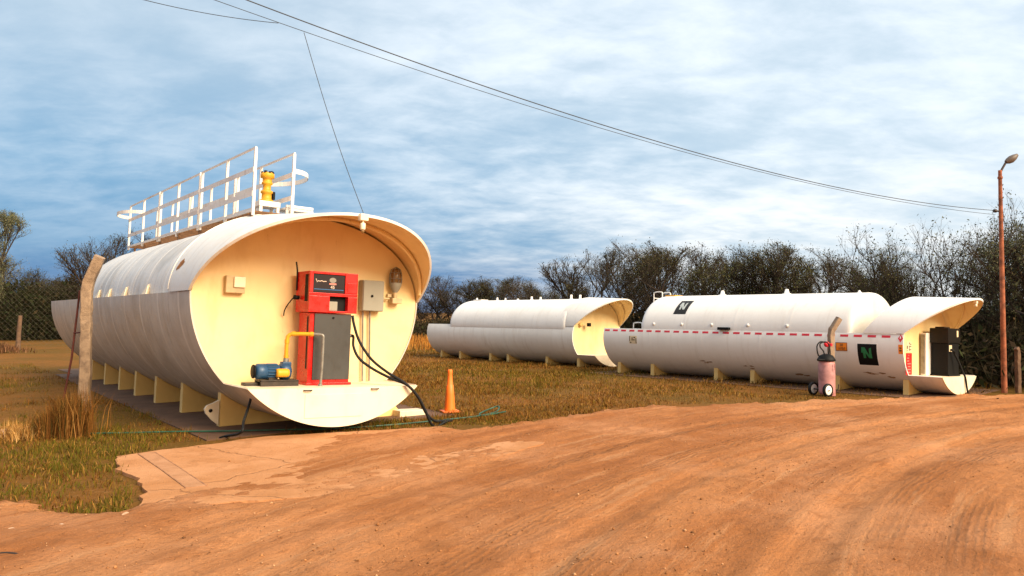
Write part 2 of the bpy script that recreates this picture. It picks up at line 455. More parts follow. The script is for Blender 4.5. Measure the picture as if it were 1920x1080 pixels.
class MB:
    """collects shapes; build() links them as one mesh object"""
    def __init__(s):
        s.v = []; s.f = []; s.sm = []

    def add(s, vs, fs, smooth=False):
        k = len(s.v)
        s.v += [tuple(x) for x in vs]
        s.f += [tuple(i + k for i in f) for f in fs]
        s.sm += [smooth] * len(fs)
        return s

    def box(s, x0, x1, y0, y1, z0, z1, bev=0.0):
        bm = bmesh.new()
        bmesh.ops.create_cube(bm, size=1.0)
        for v in bm.verts:
            v.co = Vector(((x0 + x1) / 2 + v.co.x * (x1 - x0), (y0 + y1) / 2 + v.co.y * (y1 - y0), (z0 + z1) / 2 + v.co.z * (z1 - z0)))
        if bev:
            bmesh.ops.bevel(bm, geom=bm.edges[:], offset=bev, segments=2, affect='EDGES', profile=0.6)
        bm.verts.index_update()
        s.add([v.co[:] for v in bm.verts], [[v.index for v in f.verts] for f in bm.faces])
        bm.free()
        return s

    def tube(s, pts, rad, n=8, caps=True, smooth=True):
        pts = [Vector(p) for p in pts]
        rads = rad if isinstance(rad, (list, tuple)) else [rad] * len(pts)
        vs, fs = [], []
        up = None
        for i, p in enumerate(pts):
            d = (pts[min(i + 1, len(pts) - 1)] - pts[max(i - 1, 0)])
            if d.length < 1e-9: d = Vector((0, 0, 1))
            d.normalize()
            if up is None:
                a = Vector((0, 0, 1)) if abs(d.z) < 0.9 else Vector((1, 0, 0))
                up = d.cross(a).normalized()
            else:
                up = (up - d * up.dot(d))
                up = up.normalized() if up.length > 1e-6 else d.orthogonal().normalized()
            w = d.cross(up)
            for k in range(n):
                an = 2 * PI * k / n
                vs.append(p + (up * math.cos(an) + w * math.sin(an)) * rads[i])
        for i in range(len(pts) - 1):
            for k in range(n):
                k2 = (k + 1) % n
                fs.append((i * n + k, i * n + k2, (i + 1) * n + k2, (i + 1) * n + k))
        s.add(vs, fs, smooth)
        if caps:
            s.add([vs[k] for k in range(n)][::-1], [list(range(n))])
            s.add(vs[-n:], [list(range(n))])
        return s

    def lathe(s, prof, n=24, axis='z', off=(0, 0, 0), smooth=True):
        vs, fs = [], []
        o = Vector(off)
        for r, h in prof:
            for k in range(n):
                a = 2 * PI * k / n
                c_, s_ = r * math.cos(a), r * math.sin(a)
                vs.append(o + (Vector((c_, s_, h)) if axis == 'z' else Vector((h, c_, s_)) if axis == 'x' else Vector((s_, h, c_))))
        for i in range(len(prof) - 1):
            for k in range(n):
                k2 = (k + 1) % n
                fs.append((i * n + k, i * n + k2, (i + 1) * n + k2, (i + 1) * n + k))
        s.add(vs, fs, smooth)
        if prof[0] == prof[-1]: return s
        if prof[0][0] > 1e-5: s.add([vs[k] for k in range(n)][::-1], [list(range(n))])
        if prof[-1][0] > 1e-5: s.add(vs[-n:], [list(range(n))])
        return s

    def prism(s, poly, fn, d0, d1):
        """poly: 2-D outline; fn(a, b, d) -> 3-D point; extruded from d0 to d1"""
        n = len(poly)
        vs = [fn(a, b, d0) for a, b in poly] + [fn(a, b, d1) for a, b in poly]
        fs = [list(range(n))[::-1], [n + i for i in range(n)]]
        fs += [[i, (i + 1) % n, n + (i + 1) % n, n + i] for i in range(n)]
        return s.add(vs, fs)

    def sheet(s, fo, fi, us, vs_, smooth=True):
        """thick curved plate between outer fo(u,v) and inner fi(u,v)"""
        nu, nv = len(us), len(vs_)
        A = [fo(u, v) for u in us for v in vs_]
        B = [fi(u, v) for u in us for v in vs_]
        ix = lambda i, j: i * nv + j
        q = [(ix(i, j), ix(i, j + 1), ix(i + 1, j + 1), ix(i + 1, j)) for i in range(nu - 1) for j in range(nv - 1)]
        s.add(A, q, smooth)
        s.add(B, [f[::-1] for f in q], smooth)
        s.nq = (len(s.f) - len(q), len(s.f))
        k = len(A)
        rim = []
        V = A + B
        for i in range(nu - 1):
            rim.append((ix(i, 0), ix(i + 1, 0), k + ix(i + 1, 0), k + ix(i, 0)))
            rim.append((ix(i, nv - 1), k + ix(i, nv - 1), k + ix(i + 1, nv - 1), ix(i + 1, nv - 1)))
        for j in range(nv - 1):
            rim.append((ix(0, j), k + ix(0, j), k + ix(0, j + 1), ix(0, j + 1)))
            rim.append((ix(nu - 1, j), ix(nu - 1, j + 1), k + ix(nu - 1, j + 1), k + ix(nu - 1, j)))
        return s.add(V, rim)

    def build(s, name, mat, parent=None, loc=None, fix=True):
        me = bpy.data.meshes.new(name)
        me.from_pydata(s.v, [], s.f)
        me.polygons.foreach_set('use_smooth', s.sm)
        me.materials.append(mat)
        me.validate()
        if fix:
            bm = bmesh.new(); bm.from_mesh(me)
            bmesh.ops.recalc_face_normals(bm, faces=bm.faces[:])
            bm.to_mesh(me); bm.free()
        o = bpy.data.objects.new(name, me)
        link(o, parent)
        if loc: o.location = loc
        return o


def smooth_path(pts, n=8):
    P = [Vector(p) for p in pts]
    out = []
    for i in range(len(P) - 1):
        p0, p1, p2, p3 = P[max(i - 1, 0)], P[i], P[i + 1], P[min(i + 2, len(P) - 1)]
        for k in range(n):
            t_ = k / n
            out.append(0.5 * ((2 * p1) + (p2 - p0) * t_ + (2 * p0 - 5 * p1 + 4 * p2 - p3) * t_ ** 2 + (3 * p1 - p0 - 3 * p2 + p3) * t_ ** 3))
    out.append(P[-1])
    return out


def lin(a, b, n): return [a + (b - a) * i / (n - 1) for i in range(n)]


def text_mesh(body, size, mat, name, parent, loc, rot, flip=False, wx=1.0):
    cu = bpy.data.curves.new(name, 'FONT')
    cu.body = body; cu.size = size; cu.align_x = 'CENTER'; cu.align_y = 'CENTER'
    cu.extrude = 0.0015
    tmp = bpy.data.objects.new('tmp', cu)
    sc.collection.objects.link(tmp)
    dg = bpy.context.evaluated_depsgraph_get()
    me = bpy.data.meshes.new_from_object(tmp.evaluated_get(dg))
    bpy.data.objects.remove(tmp)
    me.materials.clear(); me.materials.append(mat)
    o = bpy.data.objects.new(name, me)
    link(o, parent)
    o.location = loc; o.rotation_euler = rot; o.scale = (wx, 1, 1)
    return o


def vnoise(x, y, seed=0):
    """value noise, numpy"""
    xi = np.floor(x).astype(np.int64); yi = np.floor(y).astype(np.int64)
    xf = x - xi; yf = y - yi
    def h(a, b_):
        n = (a * 374761393 + b_ * 668265263 + seed * 1442695041) & 0x7fffffff
        n = ((n ^ (n >> 13)) * 1274126177) & 0x7fffffff
        return ((n ^ (n >> 16)) & 0xffff) / 65535.0
    u = xf * xf * (3 - 2 * xf); v = yf * yf * (3 - 2 * yf)
    return (h(xi, yi) * (1 - u) + h(xi + 1, yi) * u) * (1 - v) + (h(xi, yi + 1) * (1 - u) + h(xi + 1, yi + 1) * u) * v


def fbm(x, y, o=4, seed=0):
    s_ = 0; a = 0.5
    for i in range(o):
        s_ = s_ + a * vnoise(x * 2 ** i + 17 * i, y * 2 ** i - 9 * i, seed + i); a *= 0.5
    return s_ / (1 - 0.5 ** o)


def np_mesh(name, verts, faces, mat, parent=None, tint=None, smooth=False):
    me = bpy.data.meshes.new(name)
    nf, k = faces.shape
    me.vertices.add(len(verts)); me.vertices.foreach_set('co', np.ascontiguousarray(verts, np.float32).ravel())
    me.loops.add(nf * k); me.loops.foreach_set('vertex_index', np.ascontiguousarray(faces, np.int32).ravel())
    me.polygons.add(nf); me.polygons.foreach_set('loop_start', np.arange(0, nf * k, k, dtype=np.int32))
    if smooth: me.polygons.foreach_set('use_smooth', np.ones(nf, bool))
    me.update(calc_edges=True)
    if tint is not None:
        a = me.attributes.new('tint', 'FLOAT_COLOR', 'POINT')
        c4 = np.ones((len(verts), 4), np.float32); c4[:, :3] = tint
        a.data.foreach_set('color', c4.ravel())
    me.materials.append(mat)
    o = bpy.data.objects.new(name, me)
    link(o, parent)
    return o


# ---------------------------------------------------------------- ground
def structure(o): o['kind'] = 'structure'; return o


gb = MB()
G = [-1500, -300, -80, -30, 0, 30, 80, 300, 1500]
gb.add([(x, y, 0) for y in G for x in G], [(j * 9 + i, j * 9 + i + 1, j * 9 + i + 10, j * 9 + i + 9) for j in range(8) for i in range(8)])
structure(gb.build('ground', SOIL))

EDGE = np.array([(-40, 2.0), (-12, 5.6), (-7.2, 6.3), (-4.9, 6.55), (-3.95, 6.35), (-3.2, 6.2), (-3.12, 6.5), (-3.0, 8.3), (-3.3, 9.55), (-2.4, 10.05),
                 (-1.2, 10.65), (-0.6, 10.75), (0.1, 11.2), (0.8, 12.0), (2.3, 13.0), (4.4, 13.5), (5.6, 13.9), (6.6, 14.35), (8.6, 14.75), (10.6, 15.0), (14, 15.6), (40, 19)])


def edge_y(x): return np.interp(x, EDGE[:, 0], EDGE[:, 1])


def sdf(x, y):
    """signed distance to the road edge, positive on the road (towards the camera)"""
    P = np.stack([x, y], -1)
    best = np.full(x.shape, 1e9)
    for a, b_ in zip(EDGE[:-1], EDGE[1:]):
        ab = b_ - a
        tt = np.clip(((P - a) @ ab) / (ab @ ab), 0, 1)
        d = np.hypot(*np.moveaxis(P - a - tt[..., None] * ab, -1, 0))
        best = np.minimum(best, d)
    return np.where(y < edge_y(x), best, -best)


TC = np.array([16.4, -3.5])


def axis(lo, hi, step, far_lo, far_hi):
    a = np.arange(lo, hi + 1e-6, step)
    l, r_ = [], []
    x, s_ = lo, step
    while x > far_lo:
        s_ *= 1.35; x -= s_; l.append(x)
    x, s_ = hi, step
    while x < far_hi:
        s_ *= 1.35; x += s_; r_.append(x)
    return np.concatenate([np.array(l[::-1]), a, np.array(r_)])


xs = axis(-5.5, 9.5, 0.055, -40, 40)
ys = axis(3.2, 14.2, 0.05, -40, 17)
X, Y = np.meshgrid(xs, ys)
rr = np.hypot(X - TC[0], Y - TC[1]); arc = np.arctan2(Y - TC[1], X - TC[0]) * 17
D = sdf(X, Y)
rutn = fbm(rr * 1.3, arc * 0.12, 4, 3) - 0.5
rut2 = fbm(rr * 5.0, arc * 0.22, 4, 8) - 0.5
bmpn = fbm(X * 2.5, Y * 2.5, 4, 5) - 0.5
small = fbm(X * 9, Y * 9, 3, 11) - 0.5
Z = 0.050 + 0.060 * rutn + 0.026 * rut2 + 0.034 * bmpn + 0.024 * small
rng = np.random.default_rng(4)
for r0, w0, dep in ((15.1, 0.16, .030), (16.6, 0.17, .030), (13.2, .16, .028), (11.7, .16, .03), (18.3, .15, .026), (19.6, .18, .02), (10.2, .2, .03), (14.3, .12, .02)):
    wob = 0.5 * (fbm(arc * 0.07, np.full_like(arc, r0), 2, int(r0 * 7)) - 0.5) * 2
    q = (rr - r0 - wob) / w0
    tread = 0.006 * np.sin(q * 9.0) * np.exp(-q ** 4)
    Z += -dep * np.exp(-q ** 4) + 0.4 * dep * np.exp(-(np.abs(q) - 1.35) ** 2 * 6) + tread
Z += np.random.default_rng(9).normal(0, .0032, Z.shape)
wob = (fbm(X * 1.7, Y * 1.7, 4, 21) - 0.5) * 0.75 + np.random.default_rng(10).normal(0, .035, X.shape)
fade = np.clip((D + wob + 0.05) / 0.38, -1, 1)
Z = np.where(fade < 1, Z * np.clip(fade, 0, 1) - 0.055 * (1 - fade), Z)
# the dust thins out over the concrete pad (the pad shows through)
padfade = np.clip(1 - np.hypot((X + 2.5) / 2.3, (Y - 8.1) / 2.3) + .9 * (fbm(X * .9, Y * .9, 4, 66) - .5), 0, 1)
Z = np.where(fade >= 1, np.maximum(Z, 0.010 + 0.004 * bmpn), Z)
Z -= 0.05 * np.clip(padfade * 1.3, 0, 1) * np.clip((-1.7 - X + .8 * (fbm(X * .8, Y * .8, 4, 99) - .5) * 2) / .8, 0, 1)
ny, nx = X.shape
ii = (np.arange(ny - 1)[:, None] * nx + np.arange(nx - 1)[None]).ravel()
F4 = np.stack([ii, ii + 1, ii + nx + 1, ii + nx], -1)
road = np_mesh('dirt_road', np.stack([X, Y, Z], -1).reshape(-1, 3), F4, DIRT, smooth=True)
uvl = road.data.uv_layers.new(name='track')
UV = np.stack([rr, arc], -1).reshape(-1, 2).astype(np.float32)
uvl.data.foreach_set('uv', UV[F4.ravel()].ravel())
structure(road)

# dusty concrete apron in front of the near tank (broken left edge, cast groove)
padp = [(-3.02, 6.22), (-3.2, 6.75), (-3.5, 7.3), (-3.95, 7.75), (-4.32, 8.42), (-4.05, 8.72), (-3.6, 9.2), (-3.15, 9.72), (-1.0, 10.6), (0.4, 9.3), (-0.6, 7.6), (-1.6, 6.6)]
rnd = random.Random(5)
outl = []
for i in range(len(padp)):
    a, b_ = Vector(padp[i]), Vector(padp[(i + 1) % len(padp)])
    k = max(2, int((b_ - a).length / 0.12))
    for j in range(k):
        p = a.lerp(b_, j / k)
        outl.append((p.x + rnd.uniform(-.03, .03), p.y + rnd.uniform(-.03, .03)))
structure(MB().prism(outl, lambda a, b_, d: (a, b_, d), -0.06, 0.032).build('concrete_apron', PAD))
structure(MB().prism([(-4.13, 8.55), (-4.0, 8.66), (-2.75, 6.98), (-2.9, 6.9)], lambda a, b_, d: (a, b_, d), 0.0325, 0.0365).build('apron_patch', concrete_mat('patch_concrete', (0.46, 0.225, 0.105), (0.36, 0.165, 0.068), 7, 0.8)))

for off in (0, 1):
    a_ = Vector((-4.13, 8.55)).lerp(Vector((-4.0, 8.66)), off); b_ = Vector((-2.9, 6.9)).lerp(Vector((-2.75, 6.98)), off)
    n_ = Vector((-(b_ - a_).y, (b_ - a_).x)).normalized() * .007
    structure(MB().prism([tuple(a_ - n_), tuple(a_ + n_), tuple(a_.lerp(b_, .5) + n_ * .5 + n_.normalized() * .008), tuple(b_ + n_), tuple(b_ - n_), tuple(a_.lerp(b_, .5) - n_ + n_.normalized() * .008)], lambda a, b2, d: (a, b2, d), .033, .0385).build('apron_groove', simple('groove_dirt', (.36, .165, .075), .95, 0, .5, 9)))

# ---------------------------------------------------------------- fuel tanks
class Tank:
    def __init__(s, name, label, P, k, mats, nring):
        (cx, cy, zc, a, b_, roll, th, zs, zsh, Ls, Lc, Lr, hr, hf, Lq, Lq2, bi, ai, s0, s1) = P
        s.__dict__.update(dict(zc=zc, a=a, b=b_, zs=zs, zsh=zsh, Ls=Ls, Lc=Lc, Lr=Lr, hr=hr, hf=hf, Lq=Lq, Lq2=Lq2, bi=bi, ai=ai, s0=s0, s1=s1, k=k))
        rot = (0, roll, th)
        Rm = Matrix.Rotation(th, 3, 'Z') @ Matrix.Rotation(roll, 3, 'Y')
        c = Vector((cx * k, cy * k, 1.6 - (1.6 - zc) * k))
        loc = c - Rm @ Vector((0, 0, zc)) * k
        s.Rm, s.loc = Rm, loc
        s.e = empty(name, label, 'fuel tank', loc, rot, 'white fuel storage tanks', k)
        asp = math.asin(max(-1, min(1, zs / b_))); ash = math.asin(max(-1, min(1, zsh / b_)))
        s.asp, s.ash = asp, ash
        th_ = 0.022
        rh = .006 if k == 1.0 else 0.0025
        shell, top, cream, lip, sup = mats
        s.w = a * math.cos(asp)
        # lower shell (open tray round the inner tank), with raised weld rings
        ss = sorted(set([-Lr, 0.0] + [round(x, 3) for i in range(1, nring + 1) for x in (-Lr * i / (nring + 1) - .06, -Lr * i / (nring + 1) - .015, -Lr * i / (nring + 1), -Lr * i / (nring + 1) + .015, -Lr * i / (nring + 1) + .06)]))
        ring = {round(-Lr * i / (nring + 1), 3) for i in range(1, nring + 1)}
        an = lin(PI - asp, 2 * PI + asp, 61)
        P_ = s.pt
        fo = lambda q, x: P_(q, (a + (rh if q in ring else 0)) * math.cos(x), (b_ + (rh if q in ring else 0)) * math.sin(x))
        fi = lambda q, x: P_(q, (a - th_) * math.cos(x), (b_ - th_) * math.sin(x))
        MB().sheet(fo, fi, ss, an).build('tray_shell', shell, s.e)
        an2 = lin(PI - ash, 2 * PI + ash, 41)
        MB().sheet(lambda q, x: P_(q, a * math.cos(x), b_ * math.sin(x)), lambda q, x: P_(q, (a - th_) * math.cos(x), (b_ - th_) * math.sin(x)), [0.002, Ls], an2).build('shelf_shell', shell, s.e)
        # rear end plate of the tray
        poly = [((a - th_) * math.cos(x), (b_ - th_) * math.sin(x)) for x in an]
        MB().prism(poly, lambda u, z, d: P_(d, u, z), -Lr + .01, -Lr + .03).build('rear_plate', shell, s.e)
        # front wall: lower ellipse + arch under the canopy
        h0 = s.h(0.0) - .034
        poly = [((a - th_ - .002) * math.cos(x), (b_ - th_ - .002) * math.sin(x)) for x in an]
        poly += [((s.w - .036) * math.cos(f), zs + h0 * math.sin(f)) for f in lin(0.06, PI - .06, 49)]
        MB().prism(poly, lambda u, z, d: P_(d, u, z), -.045, -.012).build('end_wall', cream, s.e)
        # shelf and its front lip
        tl = a * math.cos(ash)
        tw = tl - .01
        MB().prism([(-tw, zsh), (tw, zsh), (tw - .05, zsh - .035), (-tw + .05, zsh - .035)], lambda u, z, d: P_(d, u, z), -.010, Ls - .004).build('service_shelf', lip, s.e)
        poly = [(a * math.cos(x), b_ * math.sin(x)) for x in an2]
        MB().prism(poly, lambda u, z, d: P_(d, u, z), Ls + .001, Ls + .024).build('lip_plate', lip, s.e)
        # canopy
        fis = lin(0, PI, 61)
        qs = [0, .25, .5, .75, 1]

        def can(q, f, off):
            sr = -Lq + (Lq + Lq2) * math.sin(f); sf = Lc * math.sin(f)
            S = sr + (sf - sr) * q
            h = s.h(S)
            return P_(S, (s.w + off) * math.cos(f), zs + .006 + (h + off) * math.sin(f))
        # edge flange at the spring line keeps the plate from ending in a point
        s.can = can
        s.canopy = MB().sheet(lambda q, f: can(q, f, .022), lambda q, f: can(q, f, -.014), qs, fis)
        nq = s.canopy.nq
        s.canopy = s.canopy.build('canopy', shell if k > 1 else WHITE_B, s.e)
        s.canopy.data.materials.append(cream)
        for i_ in range(*nq): s.canopy.data.polygons[i_].material_index = 1
        # the inner tank
        ring_i = [s0 + (s1 - s0) * i / (nring) for i in range(1, nring)]
        prof = [(s0, 0.94), (s0 + .015, 0.97), (s0 + .04, .99), (s0 + .09, 1.0), (s0 + .16, 1.0)]
        for r_ in ring_i: prof += [(r_ - .06, 1.0), (r_ - .015, 1.0), (r_, 1.0 + rh * .7), (r_ + .015, 1.0), (r_ + .06, 1.0)]
        prof += [(s1 - .16, 1.0), (s1 - .09, 1.0), (s1 - .04, .99), (s1 - .015, .97), (s1, .94)]
        n = 72
        vs, fs = [], []
        for q, f in prof:
            for k_ in range(n):
                x = 2 * PI * k_ / n
                z = zs + (bi * f if math.sin(x) >= 0 else (bi * .75) * f) * math.sin(x)
                vs.append(P_(q, ai * f * math.cos(x), z))
        for i in range(len(prof) - 1):
            for k_ in range(n):
                fs.append((i * n + k_, i * n + (k_ + 1) % n, (i + 1) * n + (k_ + 1) % n, (i + 1) * n + k_))
        mb = MB().add(vs, fs, True)
        mb.add(vs[:n][::-1], [list(range(n))]); mb.add(vs[-n:], [list(range(n))])
        s.inner = mb.build('inner_tank', top, s.e)

    def h(s, S):
        q = min(1, max(0, (S + s.Lq) / (s.Lc + s.Lq)))
        return s.hr + (s.hf - s.hr) * q

    def pt(s, S, t_, z): return (t_, -S, z + s.zc)

    def supports(s, slist, wd, thick, mat):
        proto = None
        for q in slist:
            if proto is None:
                wl_ = lin(-wd, wd, 17)
                poly = [(-wd, -s.zc - .07 / s.k), (wd, -s.zc - .09 / s.k)] + [(x, -(s.b + .001) * math.sqrt(1 - (x / (s.a)) ** 2) - .004) for x in wl_[::-1]]
                proto = MB().prism(poly, lambda u, z, d: s.pt(d, u, z), -thick, 0).build('support_leg', mat, s.e)
                o = proto
            else:
                o = proto.copy(); link(o, s.e)
            o.location = (0, -q, 0)

    def world(s, S, t_, z): return s.loc + s.Rm @ Vector(s.pt(S, t_, z)) * s.k


T1 = Tank('fuel_tank', 'largest weathered white fuel tank with rooftop railing and red pump on its shelf',
          (-2.777, 10.809, 1.833, 1.679, 1.727, .039, .666, -.027, -1.217, .876, 1.404, 11.958, 1.23, 1.011, .961, -.961, 1.19, 1.60, -8.3, -.78), 1.0,
          (WHITE_A, WHITE_T, CREAM, CREAM_L, CREAM_D), 8)
T1.supports([-.69, -2.55, -4.18, -5.69, -7.08, -8.55, -10.05, -11.4], 1.0, .13, CREAM_D)
T2 = Tank('fuel_tank', 'far white fuel tank with small vent pipes on top, partly behind the striped tank',
          (2.469, 22.253, .893, 1.064, .833, .018, .741, .286, -.511, .623, 1.008, 6.838, .84, .765, .754, -.299, .806, 1.047, -5.62, -.3), 1.03,
          (WHITE_B, WHITE_C, CREAM, CREAM_L, CREAM_D), 4)
T2.supports([-6.4, -5.38, -3.84, -3.0, -1.29, -.03], .72, .1, CREAM_D)
T3 = Tank('fuel_tank', 'white fuel tank with a red dashed stripe and black letter sign on its side',
          (7.989, 14.834, .936, 1.137, .876, .04, .732, .215, -.544, .556, .911, 7.24, .74, .677, .743, -.177, .845, 1.10, -6.1, -.975), 1.033,
          (WHITE_C, WHITE_C, CREAM, CREAM_L, CREAM_D), 4)
T3.supports([-6.93, -5.89, -4.11, -3.2, -1.33, -.03], .80, .1, CREAM_D)

# ---- near tank: canopy rib, gussets, walkway, valve, lip details
p = T1
fs_ = lin(0.12, 2.6, 40)
MB().tube([T1.can(0, 0, 0)] and [tuple(Vector(p.pt(.62 * math.sin(f) + .05, (p.w - .035) * math.cos(f), p.zs + (p.h(.6) - .05) * math.sin(f)))) for f in fs_], .028, 8).build('stiffener_rib', CREAM, T1.canopy)
for q in (-6.27, -5.28, -3.98, -2.49):
    mb = MB()
    mb.prism([(-p.a + .015, p.zs), (-p.a * .93, p.zs), (-p.ai * .985, p.zs + .16), (-p.ai * .99, p.zs + .17)], lambda u, z, d: p.pt(d, u, z), q - .02, q + .02)
    mb.prism([(q - .13, .0), (q + .13, .0), (q + .02, .15), (q - .02, .15)], lambda u, z, d: p.pt(u, -p.a + .012 + z * .35 + d, p.zs + .002 + z), 0, .012)
    mb.build('gusset', CREAM_L, T1.e)
MB().tube([tuple(p.can(0.006, f, .024)) for f in lin(.03, PI - .03, 50)], .010, 6).build('weld_bead', WHITE_B, T1.canopy)
rd_ = random.Random(2)
rm_ = MB()
rp_ = []
for i in range(14):
    a_ = 2 * PI * i / 14
    rr_ = rd_.uniform(.7, 1.2)
    q_, f_ = .20 + .075 * rr_ * math.cos(a_) + .03 * math.sin(a_), PI - .30 - .07 * rr_ * math.sin(a_)
    rp_.append(p.can(q_, f_, .0245))
rm_.add(rp_, [tuple(range(14))])
rm_.build('rust_patch', simple('rust_patch', (0.42, 0.16, 0.03), .9, 0, .6, 18), T1.canopy)
# spring-line flange strips that the canopy and inner tank sit on
for sg in (-1, 1):
    MB().prism([(sg * (p.a - .022), p.zs - .02), (sg * (p.a - .022), p.zs - .002), (sg * 1.5, p.zs - .002), (sg * 1.5, p.zs - .02)], lambda u, z, d: p.pt(d, u, z), -8.3, -.05).build('ledge_strip', WHITE_A, T1.e)

walk = MB()
zt = 1.215
WL, WR = -.66, -.09
for k in range(4):
    q = -.75 - 2.65 * k
for q in np.arange(.78, 8.69, .155):
    walk.box(WL + .02, WR - .02, q, q + .035, zt + p.zc - .03, zt + p.zc - .005)
for q in (.9, 2.1, 3.4, 4.7, 6.05, 7.3, 8.2):
    for x in (WL + .03, WR - .03):
        walk.box(x - .02, x + .02, q - .02, q + .02, p.zc + 1.02, p.zc + zt - .03)
walkway = walk.build('walkway', RUSTY, T1.e)
for x in (WL, WR):
    MB().box(x - .016, x + .016, .75, 8.69, zt + p.zc - .022, zt + p.zc + .012).build('side_beam', RAIL_W, walkway)


def rail_panel(x, q0, q1, posts):
    mb = MB()
    z0, z1 = p.zc + zt - .02, p.zc + 2.115
    for q in posts:
        mb.box(x - .019, x + .019, q - .019, q + .019, z0 - .06, z1)
    mb.box(x - .013, x + .013, q0, q1, z1 - .004, z1 + .020)
    for zz, hh_ in ((p.zc + 1.80, .036), (p.zc + 1.45, .036)):
        mb.box(x - .028, x - .020, q0, q1, zz - hh_, zz + hh_)
    return mb.build('guard_rail', RAIL_W, walkway)


rail_panel(WL, .75, 3.33, (.76, 2.0, 3.31))
rail_panel(WL, 3.40, 6.02, (3.42, 4.75, 6.0))
rail_panel(WL, 6.09, 8.70, (6.11, 7.4, 8.68))
rail_panel(WR, .72, 3.25, (.74, 2.1, 3.2))
rail_panel(WR, 3.32, 6.0, (3.35, 4.7, 5.95))
rail_panel(WR, 6.07, 8.7, (6.1, 7.4, 8.68))


def hoop(x, q0, q1, sg, z, bulge):
    pts = []
    for i in range(25):
        f = PI * i / 24
        pts.append((x + sg * bulge * math.sin(f), (q0 + q1) / 2 - (q1 - q0) / 2 * math.cos(f), z))
    mb = MB()
    for i in range(24):
        a_, b_ = Vector(pts[i]), Vector(pts[i + 1])
        mb.add([a_ + Vector((0, 0, -.035)), b_ + Vector((0, 0, -.035)), b_ + Vector((0, 0, .035)), a_ + Vector((0, 0, .035))], [(0, 1, 2, 3)])
        n_ = (b_ - a_).cross(Vector((0, 0, 1))).normalized() * .01
        mb.add([a_ + n_ + Vector((0, 0, -.035)), b_ + n_ + Vector((0, 0, -.035)), b_ + n_ + Vector((0, 0, .035)), a_ + n_ + Vector((0, 0, .035))], [(3, 2, 1, 0)])
        mb.add([a_ + Vector((0, 0, .035)), b_ + Vector((0, 0, .035)), b_ + n_ + Vector((0, 0, .035)), a_ + n_ + Vector((0, 0, .035))], [(0, 1, 2, 3)])
    return mb.build('hoop_rail', RAIL_W, walkway, fix=False)


hoop(WR, .74, 2.1, 1, p.zc + 1.86, .42)
hoop(WL, 7.4, 8.68, -1, p.zc + 1.86, .38)

# yellow breather valve on its white pedestal
vb = (-.34, 1.12)
ped = MB()
for dx in (-.13, .13):
    for dy in (-.13, .13):
        ped.box(vb[0] + dx - .02, vb[0] + dx + .02, vb[1] + dy - .02, vb[1] + dy + .02, p.zc + 1.1, p.zc + 1.32)
ped.box(vb[0] - .16, vb[0] + .16, vb[1] - .16, vb[1] + .16, p.zc + 1.32, p.zc + 1.40, .008)
ped.box(vb[0] + .2, vb[0] + .62, vb[1] - .3, vb[1] - .26, p.zc + 1.28, p.zc + 1.36, .006)
ped.box(vb[0] + .2, vb[0] + .62, vb[1] - .3, vb[1] + .2, p.zc + 1.30, p.zc + 1.33, .006)
ped.box(vb[0] + .58, vb[0] + .62, vb[1] - .3, vb[1] - .26, p.zc + 1.05, p.zc + 1.30)
ped.box(vb[0] + .2, vb[0] + .24, vb[1] - .3, vb[1] - .26, p.zc + 1.05, p.zc + 1.30)
ped.build('valve_pedestal', RAIL_W, T1.e)
z0 = p.zc + 1.40
VP = [(.0, 0), (.14, 0), (.14, .035), (.10, .045), (.10, .13), (.125, .14), (.125, .17), (.08, .185), (.08, .26), (.11, .275), (.11, .30), (.095, .31), (.095, .36), (.14, .37), (.14, .43), (.11, .45), (.0, .45)]
v_ = MB().lathe([(r_ * .72, h_) for r_, h_ in VP], 20, 'z', (vb[0], vb[1], z0)).build('breather_valve', YELLOW, T1.e)
for k in range(8):
    a_ = 2 * PI * k / 8
    MB().lathe([(.0, 0), (.016, 0), (.016, .03), (0, .03)], 6, 'z', (vb[0] + .085 * math.cos(a_), vb[1] + .085 * math.sin(a_), z0 + .43)).build('bolt', BLACKM, v_)
for x in (-.03, .06):
    MB().lathe([(.0, 0), (.026, 0), (.026, .03), (0, .035)], 8, 'z', (vb[0] + x, vb[1], z0 + .45)).build('cap', BLACKM, v_)
MB().box(vb[0] + .08, vb[0] + .12, vb[1] - .04, vb[1] + .04, z0 + .05, z0 + .17, .01).build('side_lever', BLACKM, v_)

# lip cover plate, handles, side lug, right foot
lp = p.Ls + .025
MB().box(-.46, .34, -lp - .006, -lp, p.zc - 1.60, p.zc - 1.30, .004).build('cover_plate', CREAM_L, T1.e)
for x in (-.43, .52):
    MB().tube(smooth_path([(x - .05, -lp + .001, p.zc - 1.245), (x - .04, -lp - .03, p.zc - 1.245), (x + .04, -lp - .03, p.zc - 1.245), (x + .05, -lp + .001, p.zc - 1.245)], 4), .009, 6).build('lifting_handle', DARKSTEEL, T1.e)
lug = MB()
lug.prism([(-1.02, .0), (-1.10, .06), (-1.19, .16), (-1.21, .22), (-1.18, .27), (-1.10, .30), (-1.02, .34)], lambda u, z, d: (u, -d, z), -.74, -.69)
lug.build('lifting_lug', CREAM_L, T1.e)
MB().lathe([(0, 0), (.026, 0), (.026, .004), (0, .004)], 12, 'y', (-1.13, .686, .2)).build('lug_hole', BLACKM, T1.e)
MB().prism([(.95, -.06), (1.6, -.06), (1.6, .10), (1.35, .36), (.95, .42)], lambda u, z, d: (u, -d, z), -.3, -.22).build('brace_plate', CREAM_D, T1.e)
MB().box(1.45, 1.92, .0, .28, -.02, .16, .01).build('foot_block', CREAM_L, T1.e)

